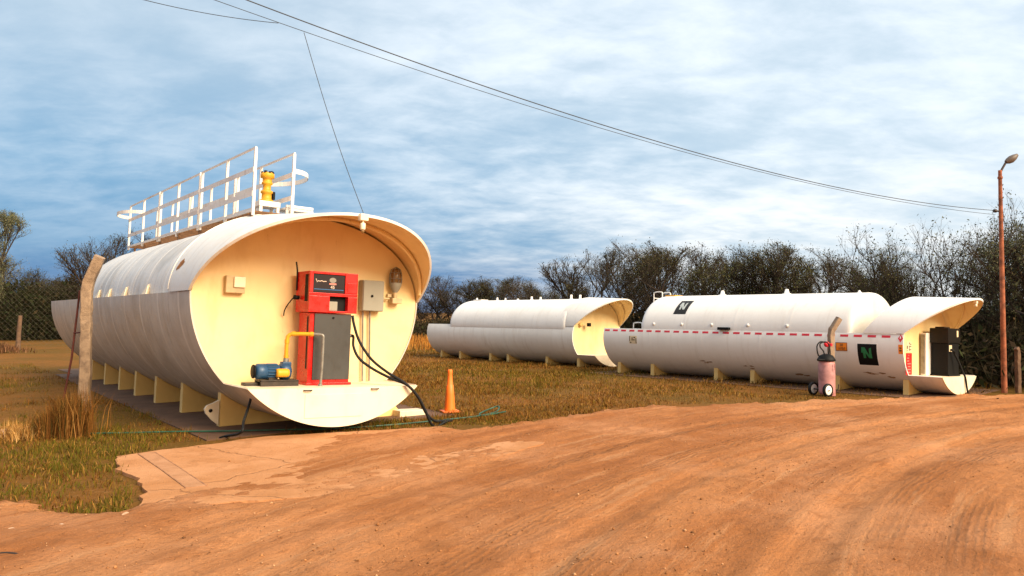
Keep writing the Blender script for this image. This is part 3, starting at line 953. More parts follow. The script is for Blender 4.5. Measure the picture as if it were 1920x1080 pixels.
# slab under the near tank
Rz = Matrix.Rotation(.666, 3, 'Z')
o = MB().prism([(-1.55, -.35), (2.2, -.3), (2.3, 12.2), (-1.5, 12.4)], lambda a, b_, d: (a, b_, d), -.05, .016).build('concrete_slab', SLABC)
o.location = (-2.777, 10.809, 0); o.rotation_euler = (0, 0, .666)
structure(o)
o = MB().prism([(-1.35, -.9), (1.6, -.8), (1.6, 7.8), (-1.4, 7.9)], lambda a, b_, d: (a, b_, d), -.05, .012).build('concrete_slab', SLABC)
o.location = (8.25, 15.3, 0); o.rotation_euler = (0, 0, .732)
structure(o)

# ---------------------------------------------------------------- red fuel dispenser on the near tank's shelf
def on_tank(T, name, label, cat, S, t_, z, group=None):
    o = empty(name, label, cat, T.world(S, t_, z), T.e.rotation_euler[:], group, T.k)
    return o


zf = T1.zsh
d = on_tank(T1, 'fuel_dispenser', 'red fuel dispenser with grey door and small dark screen', 'fuel pump', .3, 0, zf)
# local: x right, y back(+)/front(-), z up; tank s=.3 -> y=0
Y_ = lambda s_: .3 - s_
H_ = lambda z: z - zf
body = MB()
body.box(-.262, .335, Y_(.49), Y_(.13), .03, H_(-.25), .008)
body.box(-.285, .36, Y_(.52), Y_(.11), 0, .035, .005)
body.build('body', RED, d)
head = MB()
head.box(-.312, .386, Y_(.46), Y_(.10), H_(-.243), H_(.305), .01)
head.box(-.312, .386, Y_(.55), Y_(.461), H_(-.02), H_(.02), .004)
head.box(-.312, -.02, Y_(.55), Y_(.461), H_(-.243), H_(-.022), .006)
head.box(.25, .386, Y_(.55), Y_(.461), H_(-.243), H_(-.022), .006)
head.box(-.018, .248, Y_(.55), Y_(.461), H_(-.243), H_(-.218), .003)
head.box(-.312, -.262, Y_(.55), Y_(.461), H_(.022), H_(.305), .006)
head.box(.20, .386, Y_(.55), Y_(.461), H_(.022), H_(.305), .006)
head.box(-.26, .198, Y_(.55), Y_(.461), H_(.272), H_(.305), .004)
hd = head.build('head', RED, d)
MB().box(-.30, .375, Y_(.5525), Y_(.548), H_(.002), H_(.006)).build('panel_gap', BLACKM, hd)
MB().box(-.2655, -.2605, Y_(.44), Y_(.40), H_(-1.0), H_(-.3)).build('panel_gap', BLACKM, d)
MB().box(-.314, -.311, Y_(.50), Y_(.40), H_(-.1), H_(.26)).build('vent_slot', BLACKM, hd)
MB().box(.235, .37, Y_(.556), Y_(.549), H_(.03), H_(.17), .003).build('side_panel', RED, hd)
scr = MB().box(-.258, .196, Y_(.535), Y_(.465), H_(.024), H_(.268), .003).build('display_screen', SCREEN, d)
ys_ = Y_(.5362)
mb = MB().tube([(-.225, ys_, H_(.205)), (-.205, ys_, H_(.160)), (-.190, ys_, H_(.178)), (-.165, ys_, H_(.172)), (-.140, ys_, H_(.182)), (-.115, ys_, H_(.170)), (-.085, ys_, H_(.176)), (-.075, ys_, H_(.172))], .006, 5)
mb.build('lettering', PALEINK, scr)
mb = MB()
mb.prism([(.02 + .052 * math.cos(a_) * .95, H_(.195) + .036 * math.sin(a_)) for a_ in lin(0, 2 * PI * 23 / 24, 24)], lambda u, z, dd: (u, dd, z), ys_, ys_ - .002)
mb.build('emblem', simple('emblem_grey', (0.26, 0.25, 0.22), .5), scr)
mb = MB(); mb.box(-.03, .07, ys_ - .004, ys_ - .001, H_(.135), H_(.155)); mb.build('emblem_band', PINKINK, scr)
text_mesh('45', .062, PALEINK, 'lettering', scr, (.02, ys_, H_(.1)), (R(90), 0, 0))
mb = MB(); mb.box(-.245, .18, ys_ - .003, ys_, H_(.062), H_(.072)); mb.build('blue_line', BLUEINK, scr)
MB().box(-.018, .248, Y_(.468), Y_(.4605), H_(-.215), H_(-.024)).build('nozzle_recess', BLACKM, hd)
MB().box(-.015, .11, Y_(.52), Y_(.47), H_(-.215), H_(-.09), .006).build('nozzle_rest', CABINET, hd)
dr = MB().box(-.205, .328, Y_(.512), Y_(.492), .075, H_(-.262), .006).build('door', GREYDOOR, d)
MB().lathe([(0, 0), (.014, 0), (.014, .012), (0, .012)], 10, 'y', (.06, Y_(.524), H_(-.31))).build('door_lock', BLACKM, dr)
MB().lathe([(0, 0), (.05, 0), (.062, .012), (.062, .05), (.05, .07), (0, .07)], 18, 'x', (.386, Y_(.36), H_(.21))).build('knob', BLACKM, d)
mb = MB()
mb.tube(smooth_path([(-.335, Y_(.12), H_(.44)), (-.325, Y_(.13), H_(.36)), (-.322, Y_(.14), H_(.28)), (-.322, Y_(.14), H_(.05))], 5), .011, 6)
mb.build('cable', RUBBER, d)
mb = MB(); mb.lathe([(0, 0), (.03, .0), (.03, .07), (0, .07)], 10, 'x', (-.40, Y_(.25), H_(-.05)))
mb.tube(smooth_path([(-.40, Y_(.25), H_(-.05)), (-.44, Y_(.2), H_(-.12)), (-.46, Y_(.1), H_(-.22)), (-.44, Y_(-.28 + .3), H_(-.3))], 5), .008, 6)
mb.build('side_socket', BLACKM, d)
for hx, pts in enumerate(([(.40, .40, -.27), (.41, .44, -.40), (.47, .50, -.62), (.60, .62, -.86), (.78, .78, -1.04), (.98, .95, -1.19), (1.14, 1.0, -1.36), (1.26, 1.02, -1.56), (1.36, 1.02, -1.74), (1.46, 1.0, -1.795), (1.62, .98, -1.735), (1.75, .95, -1.72)],
                         [(.39, .38, -.55), (.42, .41, -.56), (.415, .44, -.70), (.47, .52, -.86), (.62, .66, -1.00), (.82, .82, -1.12), (1.0, .945, -1.205), (1.15, .99, -1.37), (1.30, .98, -1.60), (1.45, .95, -1.71), (1.58, .93, -1.73), (1.70, .90, -1.725)])):
    P_ = smooth_path([(a_, Y_(b_), H_(c_)) for a_, b_, c_ in pts], 8)
    MB().tube(P_, .019, 8).build('hose', RUBBER, d)
MB().lathe([(0, 0), (.022, 0), (.022, .05), (0, .05)], 10, 'x', (.37, Y_(.38), H_(-.2))).build('hose_union', GALV, d)
MB().lathe([(0, 0), (.024, 0), (.024, .05), (0, .05)], 10, 'x', (.36, Y_(.38), H_(-.55))).build('hose_union', GALV, d)

# electric pump and pipes on the shelf
e = on_tank(T1, 'electric_pump', 'blue electric pump with yellow riser pipe beside the red dispenser', 'pump', .42, -.68, zf)
MB().box(-.22, .28, -.12, -.08, .0, .075, .004).box(-.22, .28, .08, .12, .0, .075, .004).box(-.22, .28, -.12, .12, .055, .08, .004).box(-.38, -.15, .0, .16, .0, .04, .005).build('base_frame', DARKSTEEL, e)
mo = MB().lathe([(0, -.27), (.06, -.27), (.085, -.255), (.10, -.24), (.10, -.13), (.092, -.125), (.092, .03), (.075, .05), (0, .05)], 24, 'x', (0, 0, .185)).build('motor', BLUE, e)
fin = MB()
for k in range(16):
    a_ = 2 * PI * k / 16
    c_, s_ = math.cos(a_), math.sin(a_)
    fin.tube([(-.12, .096 * c_, .185 + .096 * s_), (.02, .096 * c_, .185 + .096 * s_)], .006, 4)
fin.build('cooling_fin', BLUE, mo)
MB().lathe([(0, 0), (.088, 0), (.09, .012), (.07, .02), (0, .02)], 20, 'x', (-.292, 0, .185)).build('fan_cover', BLACKM, mo)
MB().box(-.1, .02, -.06, .06, .07, .11, .004).build('foot', DARKSTEEL, e)
MB().lathe([(0, 0), (.052, 0), (.056, .02), (.056, .13), (.05, .16), (0, .16)], 16, 'x', (-.02, -.105, .17)).build('label_cap', YELLOW, e)
MB().lathe([(0, .0), (.07, .0), (.105, .02), (.115, .05), (.115, .10), (.10, .13), (.06, .15), (0, .15)], 24, 'x', (.055, 0, .185)).box(.08, .2, -.05, .05, .25, .31, .01).build('volute', BLUE, e)
MB().tube([(.14, 0, .31), (.14, 0, .355)], .036, 12).build('flange', GALV, e)
rp = smooth_path([(.14, 0, .35), (.14, 0, .52), (.145, 0, .60)], 4) + [Vector((.15, -.0, .635)), Vector((.165, -.01, .66)), Vector((.195, -.02, .675))] + [Vector((.30, -.08, .68)), Vector((.44, -.17, .68))]
rp_ = MB().tube(rp, .026, 12)
for a_, b_ in (((.14, 0, .36), (.14, 0, .40)), ((.142, 0, .55), (.144, 0, .60)), ((.20, -.022, .676), (.24, -.045, .678)), ((.40, -.145, .68), (.43, -.163, .68))):
    rp_.tube([a_, b_], .032, 12)
rp_.build('riser_pipe', YELLOW, e)
mb = MB().tube([(.43, -.165, .68), (.50, -.205, .68)], .022, 10)
mb.tube(smooth_path([(.49, -.2, .68), (.53, -.222, .675), (.545, -.23, .655), (.547, -.23, .60), (.545, -.23, .3), (.535, -.225, .0)], 5), .019, 10)
mb.tube([(.533, -.225, .0), (.533, -.225, .03)], .03, 10)
mb.build('drain_pipe', GALV, e)

# wall fittings
o = on_tank(T1, 'switch_box', 'small beige switch box on the cream end wall, left of the dispenser', 'switch box', 0, -1.13, -.03)
MB().box(-.125, .125, -.085, .0, .0, .225, .01).build('box', BEIGEBOX, o)
MB().box(-.03, .12, -.115, -.086, .075, .215, .012).build('cover', BEIGECAP, o)
c_ = on_tank(T1, 'electrical_cabinet', 'grey electrical cabinet with two conduits right of the red dispenser', 'cabinet', 0, .853, -.19)
MB().box(-.172, .172, -.13, 0.0, .0, .45, .012).build('enclosure', CABINET, c_)
dd = MB().box(-.164, .164, -.146, -.131, .008, .442, .006).build('door', CABINET, c_)
MB().lathe([(0, 0), (.018, 0), (.018, .014), (0, .014)], 12, 'y', (-.03, -.16, .22)).build('lock', BLACKM, dd)
for x, x2 in ((-.115, -.075), (.0, .035)):
    MB().tube([(x, -.04, .0), (x2, -.04, -1.02)], .014, 8).build('conduit', GALV, c_)
MB().tube([(.172, -.06, .2), (.30, -.06, .2)], .016, 8).build('side_conduit', BEIGEBOX, c_)
l_ = on_tank(T1, 'wall_lamp', 'caged bulkhead lamp on the cream end wall near the canopy edge', 'lamp', 0, 1.235, -.02)
MB().box(-.06, .10, -.13, 0, -.04, .04, .01).box(-.10, .02, -.05, 0, .05, .10, .006).tube([(.0, -.09, .03), (.0, -.09, .16)], [.03, .034], 12).build('bracket', BEIGEBOX, l_)
MB().lathe([(.03, .12), (.055, .16), (.088, .22), (.092, .245), (.09, .27)], 20, 'z', (0, -.09, 0)).build('lamp_collar', CABINET, l_)
MB().lathe([(.074, .272), (.086, .33), (.082, .40), (.06, .46), (.03, .485), (0, .49)], 20, 'z', (0, -.09, 0)).build('lamp_glass', GLASS, l_)
cg = MB()
for k in range(8):
    a_ = 2 * PI * k / 8
    cg.tube([(math.cos(a_) * r_, -.09 + math.sin(a_) * r_, h_) for r_, h_ in ((.092, .26), (.096, .33), (.092, .40), (.07, .47), (.0, .51))], .005, 5)
for r_, h_ in ((.096, .33), (.085, .42)):
    cg.tube([(math.cos(2 * PI * k / 20) * r_, -.09 + math.sin(2 * PI * k / 20) * r_, h_) for k in range(21)], .005, 5)
cg.build('cage', GALV, l_)

cp = T1.can(1, PI / 2 + .0, 0)
lo = on_tank(T1, 'bulb_lamp', 'small white lamp socket hanging from the canopy rim above the dispenser', 'lamp', -(cp[1]) + .02, -.02, cp[2] - T1.zc)
MB().box(-.055, .055, -.045, .04, -.07, .015, .008).build('junction_box', BEIGECAP, lo)
MB().tube([(0, 0, -.07), (0, 0, -.105)], .016, 8).lathe([(0, 0), (.03, 0), (.034, -.01), (.034, -.075), (.028, -.085), (0, -.085)], 12, 'z', (0, 0, -.10)).build('socket', BEIGECAP, lo)
MB().lathe([(0, 0), (.022, 0), (.026, -.02), (.015, -.04), (0, -.045)], 12, 'z', (0, 0, -.186)).build('bulb', GLASS, lo)

# black cable from the lip to the ground
cb = [T1.world(.55, -1.02, -1.34), T1.world(.62, -1.08, -1.48), T1.world(.72, -1.16, -1.62), T1.world(.82, -1.22, -1.74), Vector((-3.62, 9.78, .03)), Vector((-3.66, 9.70, .022))]
tag(MB().tube(smooth_path(cb, 8), .017, 8).build('black_cable', RUBBER), 'black cable dropping from the near tank lip to the ground', 'cable')

# ---------------------------------------------------------------- details of the two far tanks
p = T3
# red dashes of reflective tape along the shell edge
q = -7.2
ang = PI - p.asp
while q < -.3:
    f = lambda q_, x, r_: p.pt(q_, (p.a + r_) * math.cos(x), (p.b + r_) * math.sin(x))
    MB().sheet(lambda u, x: f(u, x, .003), lambda u, x: f(u, x, -.002), [q, q + .155], [ang + .035, ang + .06, ang + .085]).build('tape_strip', DECALRED, T3.e)
    q += .262


def side_sign(T, name, label, cat, S0, S1, z0, z1, mat, off=.004, inner=False, border=None):
    """thin plate bent to the curve of the shell's left side"""
    o = empty(name, label, cat, T.world((S0 + S1) / 2, -T.a, z0), T.e.rotation_euler[:], None, T.k)
    oy = -(S0 + S1) / 2

    def g(S, z, r_):
        if inner:
            zz = (z - T.zs) / T.bi
            x = -(T.ai + r_) * math.sqrt(max(0, 1 - zz * zz))
            nz = r_ * zz
        else:
            x = -(T.a + r_) * math.sqrt(max(0, 1 - (z / T.b) ** 2)); nz = 0
        return (x + T.a, -S - oy, z + nz - z0)
    o['_'] = 0
    del o['_']
    pl = MB().sheet(lambda S, z: g(S, z, off), lambda S, z: g(S, z, .001), [S0, S1], lin(z0, z1, 9)).build('panel', mat, o)
    if border:
        w_ = border
        MB().sheet(lambda S, z: g(S, z, off - .0015), lambda S, z: g(S, z, .0005), [S0 - w_, S1 + w_], lin(z0 - w_, z1 + w_, 9)).build('border', SIGNWHITE, o)
    return o, g


def glyph(o, g, poly, S0, S1, z0, z1, mat, name, r0=.0045, r1=.0075):
    """poly in unit square mapped on the sign; quads only"""
    mb = MB()
    for qd in poly:
        nn = 6
        (ax, ay), (bx, by), (cx_, cy_), (dx, dy) = qd   # a-b lower edge, d-c upper edge
        A, B = [], []
        for i in range(nn + 1):
            f = i / nn
            l_ = (ax + (dx - ax) * f, ay + (dy - ay) * f); r_ = (bx + (cx_ - bx) * f, by + (cy_ - by) * f)
            for u, v in (l_, r_):
                S = S0 + (S1 - S0) * u; z = z0 + (z1 - z0) * v
                A.append(g(S, z, r1)); B.append(g(S, z, r0))
        m_ = 2
        fs = [(i * 2, i * 2 + 1, i * 2 + 3, i * 2 + 2) for i in range(nn)]
        mb.add(A, fs); mb.add(B, [f[::-1] for f in fs])
    return mb.build(name, mat, o, fix=False)


NGL = [((.30, .33), (.43, .33), (.40, .80), (.27, .80)), ((.56, .36), (.69, .33), (.38, .84), (.24, .84)), ((.60, .33), (.74, .33), (.71, .84), (.60, .78)), ((.20, .60), (.26, .56), (.30, .84), (.22, .84))]
S0, S1, z0, z1 = -.835, -.475, -.385, .015
o, g = side_sign(T3, 'letter_sign', 'black square sign with a green letter on the striped tank side', 'sign', S0, S1, z0, z1, SIGNBLACK, border=.02)
glyph(o, g, NGL, S0, S1, z0, z1, LOGOGREEN, 'logo')
S0, S1, z0, z1 = -5.21, -4.87, .575, .90
o, g = side_sign(T3, 'letter_sign', 'dark glossy sign with a grey letter high on the striped tank top', 'sign', S0, S1, z0, z1, SIGNGLOSS, inner=True)
glyph(o, g, NGL, S0, S1, z0, z1, LOGOWHITE, 'logo')
S0, S1, z0, z1 = -1.255, -1.03, -.135, .03
o, g = side_sign(T3, 'hazard_placard', 'orange rectangular placard on the striped tank side, behind the extinguisher', 'sign', S0, S1, z0, z1, ORANGE)
SEG = {'0': 'abcdef', '1': 'bc', '2': 'abged', '3': 'abgcd'}


def digits(txt, x0, y0, w_, h_, gap):
    out = []
    for i, ch in enumerate(txt):
        x = x0 + i * (w_ + gap); tk = w_ * .28
        segs = dict(a=(x, y0 + h_ - tk, x + w_, y0 + h_), g=(x, y0 + h_ / 2 - tk / 2, x + w_, y0 + h_ / 2 + tk / 2), d=(x, y0, x + w_, y0 + tk), f=(x, y0 + h_ / 2, x + tk, y0 + h_), e=(x, y0, x + tk, y0 + h_ / 2), b=(x + w_ - tk, y0 + h_ / 2, x + w_, y0 + h_), c=(x + w_ - tk, y0, x + w_, y0 + h_ / 2))
        for k in SEG[ch]:
            a_, b_, c2, d2 = segs[k]
            out.append(((a_, b_), (c2, b_), (c2, d2), (a_, d2)))
    return out


fr = [((0, 0), (1, 0), (1, .06), (0, .06)), ((0, .94), (1, .94), (1, 1), (0, 1)), ((0, .06), (.04, .06), (.04, .94), (0, .94)), ((.96, .06), (1, .06), (1, .94), (.96, .94))]
glyph(o, g, fr + digits('30', .36, .56, .11, .28, .05) + digits('1202', .2, .16, .11, .28, .05), S0, S1, z0, z1, INK, 'lettering')
S0, S1, z0, z1 = -.075, -.005, -.16, .035
o, g = side_sign(T3, 'warning_sign', 'small orange warning sticker at the front edge of the striped tank', 'sign', -.085, -.008, -.15, .02, ORANGE)
glyph(o, g, [((.3, .6), (.7, .55), (.7, .68), (.3, .72)), ((.25, .28), (.75, .28), (.75, .42), (.25, .42))], -.085, -.008, -.15, .02, INK, 'lettering')
o = empty('flame_diamond', 'small red diamond hazard sticker at the front corner of the striped tank', 'sign', T3.world(-.05, -T3.a, .06), T3.e.rotation_euler[:], None, T3.k)
gd = lambda S, z, r_: (-(T3.a + r_) * math.sqrt(1 - ((z + .06) / T3.b) ** 2) + T3.a, -S, z)
mb = MB(); mb.add([gd(0, -.0, .006), gd(.045, .075, .006), gd(0, .15, .006), gd(-.045, .075, .006), gd(0, 0, .001), gd(.045, .075, .001), gd(0, .15, .001), gd(-.045, .075, .001)], [(0, 1, 2, 3), (7, 6, 5, 4), (0, 4, 5, 1), (1, 5, 6, 2), (2, 6, 7, 3), (3, 7, 4, 0)])
mb.build('panel', DECALRED, o)
mb = MB(); mb.add([gd(-.012, .07, .0075), gd(.012, .07, .0075), gd(.008, .10, .0075), gd(0, .125, .0075), gd(-.01, .1, .0075)], [(0, 1, 2, 3, 4)]); mb.build('flame', SIGNWHITE, o)
S0, S1, z0, z1 = -6.40, -6.17, -.15, .04
o, g = side_sign(T3, 'notice_sign', 'small pale notice sticker with dark marks at the rear of the striped tank', 'sign', S0, S1, z0, z1, SHEET)
glyph(o, g, [((.05, .3), (.12, .3), (.1, .95), (.03, .95)), ((.3, .42), (.75, .42), (.75, .54), (.3, .54)), ((.32, .62), (.5, .62), (.46, .8), (.36, .8)), ((.6, .7), (.8, .7), (.8, .85), (.6, .85)), ((.88, .05), (.97, .05), (.97, .7), (.88, .7)), ((.1, .08), (.28, .08), (.28, .2), (.1, .2))], S0, S1, z0, z1, INK, 'lettering')
MB().box(-T3.a - .04, -T3.a + .06, 3.62, 3.9, T3.zc + .225, T3.zc + .285, .008).build('side_bracket', BLACKM, T3.e)
for q in (-5.7, -4.9, -4.1, -3.2, -2.3):
    xx = -T3.ai * math.sqrt(1 - (.12 / T3.bi) ** 2)
    MB().lathe([(0, -.02), (.035, -.02), (.035, .012), (.02, .018), (0, .018)], 14, 'y', (0, 0, 0)).build('side_boss', WHITE_C, T3.e)
    bo = bpy.context.scene.collection.objects[-1]
    bo.location = (xx, -q, T3.zc + T3.zs + .12); bo.rotation_euler = (0, 0, R(-90))

SCUFF = simple('scuff_brown', (0.36, 0.24, 0.15), .8, 0, .5, 14)
rs_ = random.Random(12)
for S_, z_, ls_, hz_ in ((-.62, -.56, .20, .035), (-.30, -.60, .11, .03), (-3.3, -.57, .12, .03), (-4.3, -.50, .16, .025), (-2.1, -.66, .2, .03)):
    gg = lambda S, z, r_: (-(T3.a + r_) * math.sqrt(1 - (z / T3.b) ** 2), -S, z + T3.zc)
    for k in range(3):
        dS, dz_ = rs_.uniform(-ls_, ls_) * .8, rs_.uniform(-hz_, hz_)
        pp = []
        for i in range(12):
            a_ = 2 * PI * i / 12; rr_ = rs_.uniform(.5, 1.25)
            pp.append(gg(S_ + dS + ls_ * .5 * rr_ * math.cos(a_), z_ + dz_ + hz_ * .5 * rr_ * math.sin(a_), .0025))
        MB().add(pp, [tuple(range(12))]).build('scuff_mark', SCUFF, T3.e)

# notices on the end wall
o = on_tank(T3, 'fire_poster', 'tall red poster with pale lines on the cream wall of the striped tank', 'sign', -.012, -.85, -.53)
MB().box(-.135, .135, -.006, .0, 0, .40).build('panel', POSTERRED, o)
mb = MB()
for i, (w_, x_) in enumerate(((.03, -.02), (.09, -.05), (.1, -.05), (.16, -.0), (.12, .0), (.16, .0), (.12, 0))):
    z_ = .36 - i * .052
    mb.box(x_ - w_ / 2, x_ + w_ / 2, -.0085, -.0065, z_ - .010, z_ + .006)
mb.build('lettering', PINKINK, o)
o = on_tank(T3, 'notice_board', 'pale notice sheet with dark symbols above the red poster', 'sign', -.012, -.85, -.115)
MB().box(-.12, .12, -.006, .0, 0, .20).build('panel', SHEET, o)
mb = MB()
for x0, x1, a_, b_ in ((-.10, -.06, .06, .12), (-.10, -.07, .02, .04), (0, .10, .10, .115), (.0, .02, .02, .12), (.02, .1, .04, .055), (.04, .1, .14, .155), (.0, .03, .15, .18)):
    mb.box(x0, x1, -.0085, -.0065, a_, b_)
mb.build('lettering', INK, o)

# black dispenser of the striped tank, white cabinet behind it
d3 = on_tank(T3, 'fuel_dispenser', 'black fuel dispenser with a red corner on the striped tank shelf', 'fuel pump', .25, .12, T3.zsh)
MB().box(-.26, .30, -.17, .12, .02, .62, .01).box(-.28, .32, -.19, .14, 0, .03, .004).build('body', BLACKM, d3)
hd = MB().box(-.30, .33, -.19, .14, .62, .90, .012).box(-.26, .05, -.10, .06, .90, .925, .01).build('head', SIGNGLOSS, d3)
MB().box(.12, .20, -.197, -.1905, .74, .86, .003).build('label_plate', SHEET, hd)
MB().box(.34, .42, -.10, .06, .74, .88, .012).build('corner_lamp', DECALRED, hd)
MB().box(.335, .41, -.09, .05, .66, .735, .006).build('lamp_base', SIGNWHITE, hd)
MB().box(-.22, -.08, -.176, -.1705, .46, .58, .003).build('label_plate', SHEET, d3)
nz = MB().tube(smooth_path([(-.17, -.18, .50), (-.15, -.22, .48), (-.10, -.23, .44)], 4), .02, 8).build('nozzle', BLACKM, d3)
hp = smooth_path([(-.11, -.22, .44), (-.02, -.26, .30), (.06, -.31, .10), (.10, -.345, -.02), (.13, -.36, -.2), (.2, -.37, -.375), (.5, -.3, -.385), (.9, -.05, -.38), (1.08, .1, -.30), (1.10, .15, -.12), (1.0, .15, .02), (.8, .12, .04)], 8)
MB().tube(hp, .017, 8).build('hose', RUBBER, d3)
MB().tube([(.36, -.02, .0), (.355, -.02, .45)], .022, 8).build('stand_pipe', GALV, d3)
c3 = on_tank(T3, 'storage_cabinet', 'narrow white metal cabinet between the cream wall and the black dispenser', 'cabinet', .06, -.05, T3.zsh)
MB().box(-.30, .30, -.05, .05, .0, .80, .008).build('body', SIGNWHITE, c3)
MB().box(-.315, -.302, -.03, .04, .03, .77, .004).build('door', GALV, c3)
o = on_tank(T3, 'bulb_lamp', 'tiny white lamp under the canopy rim of the striped tank', 'lamp', T3.Lc - .05, -.06, T3.zs + T3.h(T3.Lc) - .03)
MB().box(-.04, .04, -.03, .03, -.045, .0, .006).build('junction_box', BEIGECAP, o)
MB().lathe([(0, 0), (.025, 0), (.028, -.05), (0, -.06)], 10, 'z', (0, 0, -.046)).build('socket', BEIGECAP, o)
MB().tube([tuple(T3.pt(.5 * math.sin(f) + .03, (T3.w - .03) * math.cos(f), T3.zs + (T3.h(.5) - .04) * math.sin(f))) for f in lin(.15, 2.5, 30)], .016, 6).build('stiffener_rib', CREAM, T3.canopy)
MB().tube([tuple(T2.pt(.5 * math.sin(f) + .03, (T2.w - .03) * math.cos(f), T2.zs + (T2.h(.5) - .04) * math.sin(f))) for f in lin(.15, 2.5, 30)], .016, 6).build('stiffener_rib', CREAM, T2.canopy)

# roof fittings
for T, lst in ((T3, ((-4.53, .06, .11), (-2.9, .06, .11), (-1.3, .03, .05))), (T2, ((-5.45, .03, .09), (-4.4, .03, .09), (-4.0, .025, .07), (-3.4, .03, .04), (-2.76, .035, .10), (-2.36, .03, .08), (-1.05, .035, .13), (-.69, .035, .12)))):
    for q, r_, h_ in lst:
        MB().lathe([(r_ * 1.6, -.01), (r_ * 1.6, .012), (r_, .018), (r_ * (.55 if T is T3 else 1.0), h_), (0, h_ + .005)], 14, 'z', (0, -q, T.zc + T.zs + T.bi)).build('roof_vent', WHITE_C, T.e)
MB().box(-.16, .16, 5.05, 5.45, T2.zc + T2.zs + T2.bi - .01, T2.zc + T2.zs + T2.bi + .03, .008).build('manhole', WHITE_C, T2.e)
MB().box(-.2, .14, 5.75, 6.05, T3.zc + T3.zs + T3.bi - .012, T3.zc + T3.zs + T3.bi + .018, .006).build('manhole', ORANGE if False else YELLOW, T3.e)


def grab(T, q, zb, x, name='ladder_rail'):
    mb = MB()
    for dx in (-.17, .17):
        mb.tube(smooth_path([(x + dx, -q, T.zc + zb - .5), (x + dx, -q, T.zc + zb + .05), (x + dx, -q - .01, T.zc + zb + .10), (x + dx, -q - .08, T.zc + zb + .12), (x + dx, -q - .22, T.zc + zb + .12), (x + dx, -q - .26, T.zc + zb + .09), (x + dx, -q - .27, T.zc + zb - .05)], 4), .014, 6)
    for k in range(4):
        mb.tube([(x - .17, -q, T.zc + zb - .42 + k * .13), (x + .17, -q, T.zc + zb - .42 + k * .13)], .01, 6)
    return mb.build(name, SIGNWHITE, T.e)


grab(T3, -6.42, T3.zs + T3.bi - .02, 0)
grab(T3, -6.45, T3.zs + .03, -.75)
MB().box(-.6, -.5, -.2, -.12, T2.zc + T2.zs + .0, T2.zc + T2.zs + .1, .01).build('valve_box', BLACKM, T2.e)
MB().lathe([(0, 0), (.06, 0), (.06, .03), (.03, .05), (0, .05)], 12, 'y', (-.75, -.06, T2.zc + T2.zs + .05)).build('pipe_stub', CREAM_D, T2.e)

# ---------------------------------------------------------------- traffic cone, extinguisher, posts, lamp post
c = empty('traffic_cone', 'tall slim orange traffic cone beside the near tank', 'cone', (-0.985, 12.25, .016), (0, 0, R(20)))
MB().box(-.14, .14, -.14, .14, 0, .026, .01).build('base', CONE, c)
MB().lathe([(.088, .028), (.084, .06), (.068, .28), (.058, .42), (.048, .43), (.036, .60), (.040, .64), (.032, .67), (.0, .672)], 24).build('cone_body', CONE, c)

ex = empty('wheeled_extinguisher', 'faded red wheeled fire extinguisher beside the striped tank', 'fire extinguisher', (6.0, 14.72, 0))
cy_ = MB().lathe([(0, .03), (.11, .03), (.142, .06), (.145, .10), (.145, .60), (.135, .66), (.10, .69), (.05, .71), (0, .71)], 28).build('cylinder', EXTRED, ex)
MB().lathe([(.1455, .30), (.147, .31), (.147, .58), (.1455, .59)], 28).build('label_sheet', simple('faded_label', (0.50, 0.25, 0.25), 0.5, 0, 0.4, 9), cy_)
mb = MB().lathe([(.0, .66), (.16, .665), (.17, .68), (.16, .71), (.12, .77), (.05, .80), (0, .80)], 20).box(-.2, .02, -.14, -.06, .68, .71, .01)
mb.build('cap', BLACKM, ex)
mb = MB().tube(smooth_path([(-.05, -.05, .78), (-.08, -.06, .86), (-.13, -.05, .93), (-.12, -.03, 1.0), (-.02, -.02, 1.03), (.05, 0, .98), (.06, 0, .86), (.03, 0, .78)], 6), .013, 6)
mb.tube(smooth_path([(-.13, .04, .76), (-.17, .0, .85), (-.17, .0, .96), (-.10, .02, 1.03), (0, .04, 1.02)], 6), .013, 6)
mb.build('hose', RUBBER, ex)
MB().lathe([(0, 0), (.05, 0), (.055, .015), (.04, .03), (0, .03)], 14, 'y', (.05, .08, .98)).box(.11, .15, .06, .1, .94, 1.0, .006).build('pressure_gauge', DECALRED, ex)
mb = MB().tube([(.09, -.155, .62), (.1, -.15, .5)], .008, 6).box(.08, .15, -.05, .03, .0, .62, .008)
mb.build('stand', EXTRED, ex)
mb = MB().tube(smooth_path([(.15, .03, .05), (.22, .02, .12), (.24, .02, .22)], 4), .01, 6)
mb.build('tow_handle', DARKSTEEL, ex)
ax = Vector((-.42, .75, 0)).normalized()
for k, c0 in enumerate((Vector((-.045, -.165, .125)), Vector((-.19, .17, .125)))):
    w = bpy.data.objects.new('wheel', None); link(w, ex)
    w.location = c0; w.rotation_euler = (0, 0, math.atan2(-ax.x, ax.y)); w.empty_display_size = .05
    tor = MB().lathe([(.09, -.025), (.115, -.03), (.125, -.015), (.125, .015), (.115, .03), (.09, .025), (.09, -.025)], 28, 'y').build('tyre', RUBBER, w)
    MB().lathe([(0, -.03), (.012, -.03), (.014, -.018), (.05, -.016), (.085, -.022), (.092, -.015), (.092, .015), (0, .015)], 28, 'y').build('rim', TYREW, w)
    MB().lathe([(0, -.036), (.011, -.036), (.011, -.028), (0, -.028)], 10, 'y').build('hub', BLACKM, w)
MB().tube([(-.045, -.165, .125), (-.19, .17, .125)], .014, 8).build('axle', DARKSTEEL, ex)


